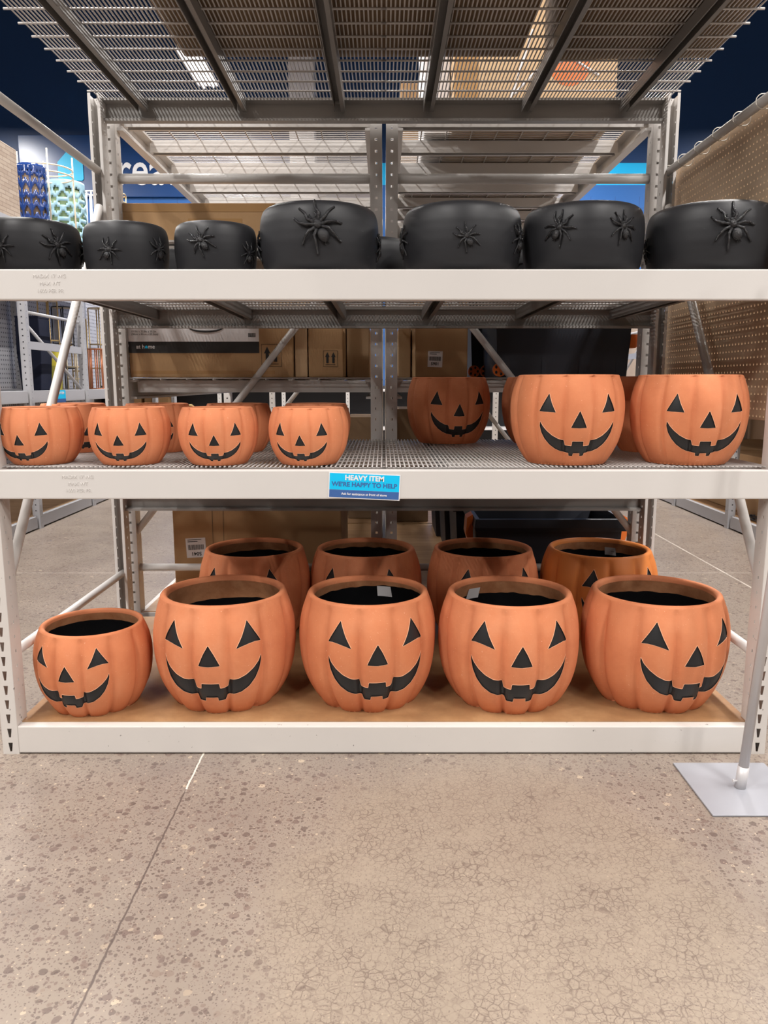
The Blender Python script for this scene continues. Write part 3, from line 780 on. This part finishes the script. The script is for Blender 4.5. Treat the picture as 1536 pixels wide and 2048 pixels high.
kettle(.158, .166, -1.168, 2.66, 'black spider planter cut by the left edge on the top shelf', GK, [(29, .52, .105, 38), (-34, .45, .085, -20), (80, .5, .08, 0)])
kettle(.136, .160, -.852, 2.66, 'small black spider planter second from left on the top shelf', GK, [(-24, .42, .078, -22), (46, .5, .08, 12)])
kettle(.134, .160, -.556, 2.66, 'small black spider planter third from left, before the taped carton', GK, [(-20, .60, .092, 38), (50, .42, .075, 0)])
kettle(.195, .208, -.213, 2.66, 'large black planter with one big central spider, left of the twin posts', GK, [(-1, .62, .150, 28), (82, .45, .09, 10), (-88, .45, .1, 0)])
kettle(.196, .208, .256, 2.66, 'large black planter with a small central spider, right of the twin posts', GK, [(5, .47, .085, 30), (68, .52, .10, 0), (-74, .52, .10, 5)])
kettle(.196, .208, .656, 2.66, 'large black planter showing two spiders side by side on the top shelf', GK, [(-21, .62, .105, -28), (38, .62, .10, 16)])
kettle(.204, .208, 1.078, 2.66, 'large black planter with big spider at the right end of the top shelf', GK, [(18, .62, .135, 22), (-72, .42, .08, 0)])
kettle(.135, .172, -.035, 3.00, 'small black planter peeking out behind the two centre ones', GK, [(-22, .5, .08, 0)])
kettle(.135, .160, -.84, 3.18, 'small black planter in the dark gap behind the small front pair', GK, [(20, .5, .08, 0)])
kettle(.135, .160, .50, 3.12, 'small black planter in the gap before the two spider one', GK, [(0, .5, .08, 0)])

# ------------------------------------------------------------------ sign stand on the floor
st = empty('sign_stand', (1.090, 2.185, 0), label='silver sign stand with square floor plate and leaning pole', cat='stand')
MB().box(-.148, .148, -.155, .155, .001, .006).build('base_plate', M['plate'], st, bevel=.0015)
sl = MB(); sl.tube([(0, 0, .006), (.006, 0, .075)], .0165, 20); sl.build('socket', M['tube'], st, True)
dx = .068
MB().tube([(.005, 0, .06), (.005 + dx * 1.5, 0, 1.65)], .0145, 20).build('pole', M['tube'], st, True)
sc_ = MB(); sc_.tube([(-.012, -.004, .03), (-.024, -.006, .03)], .003, 8); sc_.tube([(-.024, -.006, .030), (-.027, -.006, .030)], .0055, 8); sc_.build('set_screw', M['tube'], st)

# ------------------------------------------------------------------ cartons and totes
def carton(name, x0, x1, y0, y1, z0, z1, label, m='card', group=None, seams=True, tape=None, rz=0, bev=.006):
    cx, cy = (x0 + x1) / 2, (y0 + y1) / 2
    r = empty(name, (cx, cy, z0), rz, label, 'box', group)
    w, d, h = (x1 - x0) / 2, (y1 - y0) / 2, z1 - z0
    MB().box(-w, w, -d, d, 0, h).build('carton_body', M[m], r, bevel=bev)
    f_ = MB(); f_.box(-w + .01, w - .01, -.0015, .0015, -.0012, .001); f_.box(-w + .01, w - .01, -.0015, .0015, h - .001, h + .0012)
    f_.build('flap_seam', M['card_dark'], r)
    return r
def tape_strip(r, x0, x1, y, z0, z1):
    MB().box(x0, x1, y - .0008, y, z0, z1).build('packing_tape', M['tape'], r)
def arrows(r, x, y, z, s):
    fr = MB(); t = s * .012
    fr.box(x - s, x + s, y - .0006, y, z - s * 1.15, z - s * 1.15 + t * 3); fr.box(x - s, x + s, y - .0006, y, z + s * 1.05, z + s * 1.05 + t * 3)
    fr.box(x - s, x - s + t * 3, y - .0006, y, z - s * 1.15, z + s * 1.08); fr.box(x + s - t * 3, x + s, y - .0006, y, z - s * 1.15, z + s * 1.08)
    fr.box(x - s * .7, x + s * .7, y - .0006, y, z - s * .9, z - s * .84)
    for k in (-.42, .42):
        fr.box(x + k * s - s * .16, x + k * s + s * .16, y - .0006, y, z - s * .65, z + s * .2)
        fr.prism([(x + k * s - s * .32, z + s * .18), (x + k * s + s * .32, z + s * .18), (x + k * s, z + s * .85)], 1, y - .0006, y)
    fr.build('arrow_print', M['ink'], r)
def slabel(r, x, y, z, w, h, rot=0, flip=False):
    lb = MB().box(-w / 2, w / 2, -.0006, 0, -h / 2, h / 2).build('shipping_label', M['white'], r, loc=(x, y, z)); lb.rotation_euler.y = rot
    b = MB(); rnd = random.Random(3); q = -w * .4
    while q < w * .38:
        t = w * rnd.choice((.012, .02, .03)); b.box(q, q + t, -.001, -.0006, -h * .1, h * .16); q += t + w * .018
    b.box(-w * .4, w * .1, -.001, -.0006, h * .3, h * .34); b.box(-w * .4, w * .3, -.001, -.0006, h * .4, h * .43)
    b.build('barcode', M['ink'], lb)
    link('lettering', text_mesh('5901' if not flip else '5041', h * .26, .0002, .0006, M['ink']), lb, (0, -.0008, -h * .30), (math.pi / 2, math.pi if flip else 0, 0) if flip else FRONT)
ZD = 2.457
# on top of the end rack
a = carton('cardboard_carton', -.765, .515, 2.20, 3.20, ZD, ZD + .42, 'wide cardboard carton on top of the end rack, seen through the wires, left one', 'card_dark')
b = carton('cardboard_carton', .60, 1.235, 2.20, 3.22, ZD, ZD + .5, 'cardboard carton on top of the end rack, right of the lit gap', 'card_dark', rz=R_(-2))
# on top of the right hand row behind
carton('cardboard_carton', .10, 1.16, 4.98, 6.1, 2.453, 3.0, 'carton farther along on top of the right hand row', 'card')
carton('cardboard_carton', .12, 1.16, 6.15, 7.4, 2.453, 3.1, 'farthest carton on top of the right hand row', 'card')
c = carton('cardboard_carton', .33, 1.10, 3.92, 4.9, 2.453, 3.35, 'pale brightly lit carton with orange print on top of the row behind', 'card_pale')
pr_ = MB()
for (cx_, cz_, r_s) in ((.16, .50, .085), (.16, .24, .085)):
    pr_.prism([(cx_ + r_s * 1.1 * math.cos(q * math.pi / 12), cz_ + r_s * math.sin(q * math.pi / 12)) for q in range(24)], 1, -.491, -.4895)
pr_.build('orange_print', M['orange'], c)
MB().box(-.385, -.27, -.4915, -.4905, 0, .9).build('packing_tape', M['tape'], c)
ln = MB(); ln.tube([(-.1, -.492, .12), (.0, -.492, .22), (.16, -.492, .28), (.3, -.492, .2)], .006, 6); ln.tube([(-.14, -.492, .02), (-.02, -.492, .4)], .006, 6); ln.build('white_print', M['white'], c)
carton('cardboard_carton', .20, .325, 4.1, 4.8, 2.453, 3.3, 'thin upright wrapped carton beside the pale orange print one', 'white')
# middle level, left row (deck top z = 1.257)
Z1 = 1.253
p = carton('printed_carton', -1.205, -.43, 3.715, 4.55, Z1, Z1 + .42, 'large carton with white and black printed band and at home lettering', 'card')
pw = .62
MB().box(-.388, .228, -.4185, -.4176, .165, .41).build('white_print', M['white'], p)
MB().box(-.388, .228, -.4187, -.4176, .112, .1645).build('black_band', mat('black_band_ink', (.022, .021, .02), .5), p)
link('lettering', text_mesh('at h', .026, .0003, .0004, M['white'], 'RIGHT'), p, (-.312, -.4192, .141), FRONT)
link('lettering', text_mesh('me', .026, .0003, .0004, M['white'], 'LEFT'), p, (-.2965, -.4192, .141), FRONT)
hs = MB(); hs.prism([(-.3108, .134), (-.2978, .134), (-.2978, .141), (-.3043, .1475), (-.3108, .141)], 1, -.4192, -.4186); hs.build('house_mark', M['cyan'], p)
link('lettering', text_mesh('19.0in x 32.0in x 35.2in\n(50cm x 82cm x 89.5cm)', .0125, .0003, 0, M['greyflat'], 'LEFT'), p, (-.372, -.4192, .205), FRONT)
el = MB(); el.tube([(-.02 + .085 * math.cos(q * math.pi / 16), -.419, .235 + .024 * math.sin(q * math.pi / 16)) for q in range(16, 33)][::1], [.001 + .004 * math.sin(math.pi * q / 16) for q in range(17)], 6); el.build('black_print', M['ink'], p)
bc = MB(); rnd = random.Random(5); q = .178
while q < .212:
    t = rnd.choice((.001, .0018, .0026)); bc.box(q, q + t, -.4191, -.4186, .186, .204); q += t + .0014
bc.build('barcode', M['ink'], p)
arrows(p, .285, -.4178, .102, .047)
tape_strip(p, -.38, .30, -.4176, .015, .03)
p2 = carton('cardboard_carton', -.425, -.365, 3.74, 4.5, Z1, Z1 + .40, 'narrow crumpled pale carton wedged between two bigger ones', 'card_pale')
p3 = carton('cardboard_carton', -.360, -.195, 3.74, 4.5, Z1, Z1 + .42, 'upright brown carton with two arrows beside the twin posts', 'card')
arrows(p3, .022, -.3808, .088, .034)
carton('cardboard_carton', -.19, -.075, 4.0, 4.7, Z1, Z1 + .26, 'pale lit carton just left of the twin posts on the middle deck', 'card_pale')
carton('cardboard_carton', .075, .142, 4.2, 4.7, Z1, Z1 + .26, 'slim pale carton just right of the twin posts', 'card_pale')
p4 = carton('cardboard_carton', .15, .40, 3.76, 4.5, Z1, Z1 + .42, 'brown carton with white shipping label right of the twin posts', 'card')
slabel(p4, -.03, -.3706, .085, .07, .075, .03)
# second level: long taped carton
t4 = carton('taped_carton', -1.215, -.50, 3.74, 4.4, 1.876, 2.045, 'long shiny taped carton on the high deck above the black planters', 'card')
tape_strip(t4, -.35, .35, -.3306, .13, .165); tape_strip(t4, -.05, .2, -.3308, .02, .1)
# tall carton at the bottom left behind the planters
tl = carton('cardboard_carton', -1.06, -.215, 3.80, 4.5, .106, 1.02, 'tall brown carton standing on the base board behind the pumpkins', 'card')
cr = MB(); cr.box(-.225, -.222, -.3512, -.35, 0, .9); cr.box(-.17, -.167, -.3512, -.35, 0, .9); cr.build('flap_seam', M['card_dark'], tl)
slabel(tl, -.31, -.3506, .30, .10, .10, -.05, True)
# cartons seen below the middle deck, far
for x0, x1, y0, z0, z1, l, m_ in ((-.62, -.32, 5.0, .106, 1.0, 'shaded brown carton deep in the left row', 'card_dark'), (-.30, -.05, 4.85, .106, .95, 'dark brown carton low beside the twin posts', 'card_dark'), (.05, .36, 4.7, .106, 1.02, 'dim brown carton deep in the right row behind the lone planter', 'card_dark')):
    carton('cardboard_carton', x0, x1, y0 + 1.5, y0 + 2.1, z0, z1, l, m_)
carton('cardboard_carton', 1.16, 1.24, 5.2, 5.9, Z1, Z1 + .40, 'slim brown carton past the right edge of the dark tote', 'card_pale')
# totes
def tote(name, w, d, h, loc, label, group, m='tote', handles=True, wheels=False, ribs=4):
    r = empty(name, loc, 0, label, 'storage tote', group)
    b = MB(); k = .93
    def ring(f_, z, e=0): return [(-w * f_ - e, -d * f_ - e, z), (w * f_ + e, -d * f_ - e, z), (w * f_ + e, d * f_ + e, z), (-w * f_ - e, d * f_ + e, z)]
    rings = [ring(k, 0), ring(.985, h * .86), ring(.985, h * .86, .018), ring(1, h * .9, .018), ring(1, h, .012), ring(1, h, -.01), ring(k, .02, -.01)]
    vs = [v for rg in rings for v in rg]; fs = [(0, 1, 2, 3)]
    for i in range(len(rings) - 1):
        for q in range(4): fs.append((i * 4 + q, i * 4 + (q + 1) % 4, i * 4 + 4 + (q + 1) % 4, i * 4 + 4 + q))
    fs.append((24, 25, 26, 27)); b.add(vs, fs)
    for q in range(ribs):
        x = -w * .8 + 1.6 * w * q / (ribs - 1); b.prism([(x - .012, -d * k - .004), (x + .012, -d * k - .004), (x + .012, -d * k + .02), (x - .012, -d * k + .02)], 2, .01, h * .84)
    b.build('tote_body', M[m], r, bevel=.003)
    if handles:
        for s in (-1, 1):
            MB().prism([(s * (w + .015), h * 1.02), (s * (w + .045), h * .98), (s * (w + .05), h * .8), (s * (w + .028), h * .62), (s * (w + .035), h * .45), (s * (w + .012), h * .42), (s * (w + .012), h * .7)], 1, -.055 - d * .5, .055 - d * .5).build('handle', M['orange'], r)
    if wheels:
        MB().prism([(w * .97, h * .44), (w + .03, h * .44), (w + .035, h * .36), (w + .012, h * .30), (w * .95, h * .30)], 1, -d * .95, -d * .7).build('handle', M['orange'], r)
        for s in (-1, 1):
            wm = MB(); wm.tube([(-w * .9, s * d * .8 - .012 + q * .024 - (.03 if s < 0 else 0), .036) for q in (0, 1)], .033, 22); wm.tube([(-w * .9, s * d * .8 - .018 - (.03 if s < 0 else 0), .036), (-w * .9, s * d * .8 + .016 - (.03 if s < 0 else 0), .036)], .009, 12)
            wo = wm.build('wheel', M['orange'], r)
            sp2 = MB()
            for q in range(5):
                a_ = q * 2 * math.pi / 5; sp2.ball((-w * .9 + .021 * math.cos(a_), s * d * .8 - .0125 - (.03 if s < 0 else 0), .036 + .021 * math.sin(a_)), .006, 1, .3, 1.3)
            sp2.build('wheel_recess', M['black'], wo)
    return r
tote('storage_tote', .37, .28, .44, (.845, 4.12, .106), 'black lidded tote with orange latches behind the back row pumpkins', 'black totes on the base board')
for k in range(3):
    tote('storage_tote', .36, .26, .43 - k * .005, (.78 - k * .03, 4.75 + k * .54, .106), ('black tote standing behind the one with orange latches', 'black tote third in line under the right row', 'rearmost black tote under the right row')[k], 'black totes on the base board', handles=False)
for k in range(4):
    tote('wheeled_tote', .335 - k * .0, .29, .46, (.86 - k * .055, 4.05 + k * .6, Z1), ['big dark wheeled tote filling the middle deck of the right row', 'second wheeled tote nested behind the big dark one', 'third wheeled tote in the nested set', 'outermost wheeled tote of the nested set, beside the labelled carton'][k], 'nested wheeled totes', handles=False, wheels=True) if k in (0, 1, 2, 3) else None

# ------------------------------------------------------------------ aisle racks left and right
def aisle_rack(s, label):
    X0 = 2.95
    r = empty('shelf_rack', (s * X0, 4.0, 0), label=label, cat='shelving rack')
    ys = [0, 1.22, 2.44, 3.66, 4.88, 6.0, 6.9]
    for y in ys[1:]:
        post(r, s * .0, y, 2.5, w=.06, d=.06, m='steel_rack'); post(r, s * 1.2, y, 2.5, w=.06, d=.06, m='steel_rack')
    for i in range(len(ys) - 1):
        y0, y1 = ys[i] + .03, ys[i + 1] - .03
        for z, h in ((.012, .10), (1.06, .10), (2.36, .09)):
            MB().box(-.02, .02, y0, y1, z, z + h).build('beam', M['steel_rack'], r, bevel=.003)
    MB().box(min(.02 * s, 1.2 * s), max(.02 * s, 1.2 * s), .0, 6.9, .098, .112).build('base_board', M['planks'], r)
    MB().box(min(.02 * s, 1.2 * s), max(.02 * s, 1.2 * s), .0, 6.9, 1.14, 1.155).build('shelf_board', M['steel_rack'], r)
    MB().box(min(.02 * s, 1.2 * s), max(.02 * s, 1.2 * s), .0, 6.9, 2.435, 2.45).build('shelf_board', M['steel_rack'], r)
    for i in (2, 4):
        MB().tube([(0, ys[i] + .03, 1.72), (0, ys[i + 1] - .03, 1.15)], .014, 8).build('brace', M['steel_rack'], r, True)
        MB().tube([(s * 1.2, ys[i] + .03, 1.2), (s * 1.2, ys[i + 1] - .03, 1.72)], .014, 8).build('brace', M['steel_rack'], r, True)
        MB().tube([(0, ys[i] + .03, 1.80), (0, ys[i + 1] - .03, 1.80)], .014, 8).build('brace', M['steel_rack'], r, True)
        MB().box(-.015, .015, ys[i] + .03, ys[i + 1] - .03, 1.50, 1.565).build('beam', M['steel_rack'], r)
    return r
la = aisle_rack(-1, 'grey rack across the left aisle with furniture on it')
ra = aisle_rack(1, 'grey rack across the right aisle with pale wood base')
MB().box(-.01, .01, 0, 9.5, 0, 2.62).build('backing_panel', M['pegfar'], tag(empty('pegboard', (-4.24, 4.2, .0), label='grey pegboard backing behind the left aisle rack', cat='pegboard')), )
# small blue notice on the left aisle beam
q = empty('notice_sticker', (-2.972 + .001, 7.05, 1.105), label='small blue notice on the left aisle rack beam', cat='sticker')
MB().box(.0, .0015, -.115, .115, -.055, .055).build('sticker_sheet', M['cyan'], q)
MB().box(.0015, .002, -.115, .115, -.055, -.022).build('navy_field', M['navyprint'], q)
link('lettering', text_mesh('HEAVY ITEM', .03, .0003, .001, M['white']), q, (.002, 0, .028), (math.pi / 2, 0, math.pi / 2))
q.location.x = -2.93

def wire_stand(name, x, y, z, r, h, label, m, n=4, rings=(0, .5, 1), group=None, flare=1.0, finial=0):
    o = empty(name, (x, y, z), 0, label, 'metal stand', group); f_ = MB()
    for q in rings:
        rr = r * (1 + (flare - 1) * q); f_.tube([(rr * math.cos(2 * math.pi * k / 24), rr * math.sin(2 * math.pi * k / 24), h * q + .006) for k in range(25)], .007, 6, False)
    f_.build('ring', M[m], o, True)
    for k in range(n):
        a_ = 2 * math.pi * (k + .3) / n
        MB().tube([(r * math.cos(a_), r * math.sin(a_), 0), (r * flare * math.cos(a_), r * flare * math.sin(a_), h + finial)], .008, 6).build('leg', M[m], o, True)
    return o
ZS = 2.451
# items on the left aisle rack top
sb = empty('stone_box', (-3.30, 6.30, ZS), 0, 'stacked stone patterned fireplace box at the far left', 'box')
sb2 = MB().box(-.35, .35, -.62, .30, 0, .07).build('plinth', M['steel_rack'], sb)
MB().box(-.34, .34, -.62, .29, .07, .62).build('stone_shell', M['stone'], sb, bevel=.005)
cs = mat('cobalt_glaze', (.015, .045, .19), .12); lb_ = mat('pale_blue_glaze', (.30, .50, .60), .35); gin = mat('green_inside', (.30, .42, .22), .6)
def pierced_drum(name, x, y, z, r, h, label, m, pattern, lining):
    o = empty(name, (x, y, z), 0, label, 'garden stool')
    L_ = MB(); N_ = 80; K = 40
    def Pp(a_, t):
        rr = r * (1 - .04 * (2 * t - 1) ** 2); return (rr * math.cos(a_), rr * math.sin(a_), t * h)
    for i in range(N_):
        for j in range(K):
            if pattern(i + .5, j + .5) and 2 < j < K - 3: continue
            a0_, a1_ = 2 * math.pi * i / N_, 2 * math.pi * (i + 1) / N_
            L_.quad(Pp(a0_, j / K), Pp(a1_, j / K), Pp(a1_, (j + 1) / K), Pp(a0_, (j + 1) / K))
    s_ = L_.build('pierced_shell', m, o, True); solid(s_, .008)
    MB().lathe([(.01, .02), (r * .86, .02), (r * .86, h * .96), (.01, h * .96)], 32).build('lining', lining, o, True)
    MB().lathe([(.01, h + .008), (r * .9, h + .008), (r * .97, h), (r * .97, h - .012), (.01, h - .012)], 48).build('top', m, o, True)
    return o
def chev(i, j):
    ii = (i % 8) - 4; jj = (j + abs(ii) * .9) % 5.5
    return abs(ii) < 3.4 and jj < 2.8
def lace(i, j):
    a_, b_ = ((i % 14) - 7), ((j * 1.4) % 14) - 7
    d_ = abs(abs(a_) - abs(b_)); rr = math.hypot(a_, b_)
    return (2.0 < rr < 5.8 and d_ > 1.6) or (rr > 7.6 and d_ < 2.2)
def on_shelf(u, v, X):   # point on the plane x = X
    x, y = (u - 767) / F, (1024 - v) / F; t = X / x; return (X, (C_ + S_ * y) * t, CH + (-S_ + C_ * y) * t)
pierced_drum('garden_stool', -3.16, 7.30, ZS, .125, .68, 'glossy cobalt blue ceramic stool pierced with chevrons', cs, chev, mat('brown_inside', (.22, .15, .10), .7))
pierced_drum('garden_stool', -3.20, 8.15, ZS, .19, .74, 'pale blue lattice garden stool with green inside', lb_, lace, gin)
wire_stand('wire_stand', -3.21, 7.74, ZS, .24, .76, 'tall pale gold hoop stand with four posts around the blue stools', 'whitegold', 4, (.92, 1.0), finial=.14)
wire_stand('wire_stand', -3.10, 8.65, ZS, .13, .76, 'white zigzag wire side stand behind the pale blue stool', 'whitewire', 12, (0, 1), flare=.75)
wire_stand('wire_stand', -3.10, 9.25, ZS, .13, .88, 'slim gold wire stand showing right of the left post', 'gold', 6, (0, .9, 1), flare=1.15)
# items inside the left aisle rack on its shelf (z 1.155) and above
ZI = 1.155
nb = empty('upholstered_stool', (-3.30, 7.42, ZI), 0, 'tall dark navy fabric stool between the left aisle posts', 'stool')
MB().prism([(-.09, 0), (.09, 0), (.115, .35), (.11, .66), (-.11, .66), (-.115, .35)], 1, -.12, .12).build('fabric_body', M['navyfab'], nb, bevel=.01)
MB().box(-.11, .11, -.12, .12, .66, .68).build('seat', M['navyfab'], nb, bevel=.006)
yel = mat('yellow_glaze', (.72, .62, .05), .35); yel2 = mat('yellow_ribbed', (.42, .38, .05), .5)
ys_ = empty('garden_stool', (-3.40, 8.02, ZI), 0, 'round yellow garden stool with ribbed lower half', 'garden stool')
MB().lathe([(.01, .42), (.085, .42), (.092, .40), (.095, .24)], 40).build('smooth_top', yel, ys_, True)
rb = MB(); rb.lathe([(.095, .24), (.093, .1), (.085, .0), (.01, 0)], 40); rb.build('ribbed_base', yel2, ys_, False)
for i, (x, y, r, h, l, m_) in enumerate(((-3.7, 8.72, .10, .95, 'gold tiered plant stand behind the navy stool', 'gold'), (-3.72, 9.15, .11, .92, 'black and gold tiered side table on the left rack', 'black'), (-3.60, 9.30, .09, .80, 'slender gold side table near the slanted brace', 'gold'), (-3.30, 8.40, .09, .42, 'pale gold wire basket stand under the crossbar', 'whitegold'), (-3.60, 9.95, .11, .98, 'gold etagere showing past the second left aisle post', 'gold'))):
    o = wire_stand('side_table', x, y, ZI, r, h, l, m_, 4, (.25, .55, 1))
    for q in (.55, 1): MB().lathe([(.005, h * q + .012), (r, h * q + .012), (r, h * q), (.005, h * q)], 24).build('table_top', M['whitegold'] if m_ != 'black' else M['gold'], o)
for i, x in enumerate((8.45, 8.85)):
    wire_stand('wire_stool', -3.10, x, ZI, .085, .42, ('copper wire hourglass stool nearer the white post', 'second copper wire stool behind the first')[i], 'copper', 8, (0, 1), flare=.9)

# right aisle: wire rack lying on the base
wd = empty('wire_grate', (3.15, 6.15, .115), 0, 'folded black wire grate lying on the right aisle base board', 'grate')
g_ = MB()
for k in range(9): g_.tube([(-.15 + k * .0375, -.22, .012 + .004 * k), (-.15 + k * .0375, .22, .012 + .004 * k)], .005, 5)
for k in range(4): g_.tube([(-.16, -.2 + k * .13, .006), (.16, -.2 + k * .13, .045)], .006, 5)
g_.build('wire_bars', M['black'], wd, True)
carton('cardboard_carton', 3.1, 4.1, 6.6, 8.0, 1.16, 1.5, 'brown carton on the right aisle rack under the pegboard edge', 'card_dark')
carton('cardboard_carton', 3.1, 4.1, 5.6, 8.4, .115, .62, 'long brown carton low in the right aisle rack', 'card')

MB().box(-.01, .01, 0, 9.5, 0, 2.2).build('backing_panel', M['pegbrown'], empty('pegboard', (4.24, 4.2, .0), label='brown board backing behind the right aisle rack', cat='pegboard'))
# far gondola across the back
gd = empty('shelf_rack', (0, 11.35, 0), label='far white shelf unit with black pegboard at the back of the shop', cat='shelving rack')
for x in [-4.2 + .92 * k for k in range(10)]:
    post(gd, x, -.2, 1.2, w=.05, d=.05, m='steel')
MB().box(-4.25, 4.2, .3, .34, 0, 1.18).build('back_panel', M['black'], gd)
MB().box(-4.25, 4.2, -.18, .3, 1.10, 1.13).build('shelf_board', M['white'], gd)
MB().box(-4.25, 4.2, -.18, .3, .55, .58).build('shelf_board', M['white'], gd)
MB().box(-4.25, 4.2, -.18, .3, 0.0, .12).build('base', M['steel'], gd)
for i, (x, w_, h_) in enumerate(((-2.95, .2, .28), (-1.9, .08, .3), (-2.35, .12, .3))):
    o = empty('gold_frame', (x, 11.3, .581), 0, ('arched gold metal trolley on the far shelf', 'slim gold rods standing on the far shelf', 'small gold rack on the far shelf')[i], 'metal frame')
    MB().tube([(-w_, 0, 0), (-w_, 0, h_), (-w_ + .04, 0, h_ + .04), (w_ - .04, 0, h_ + .04), (w_, 0, h_), (w_, 0, 0)], .016, 8).build('frame', M['gold'], o, True)
for i, (x0, x1) in enumerate(((-4.0, -3.5), (-3.45, -3.1))):
    carton('cardboard_carton', x0, x1, 11.2, 11.6, .585, 1.05, ('brown carton on the far shelf, first from the left aisle', 'brown carton on the far shelf, beside the gold trolley')[i], 'card')
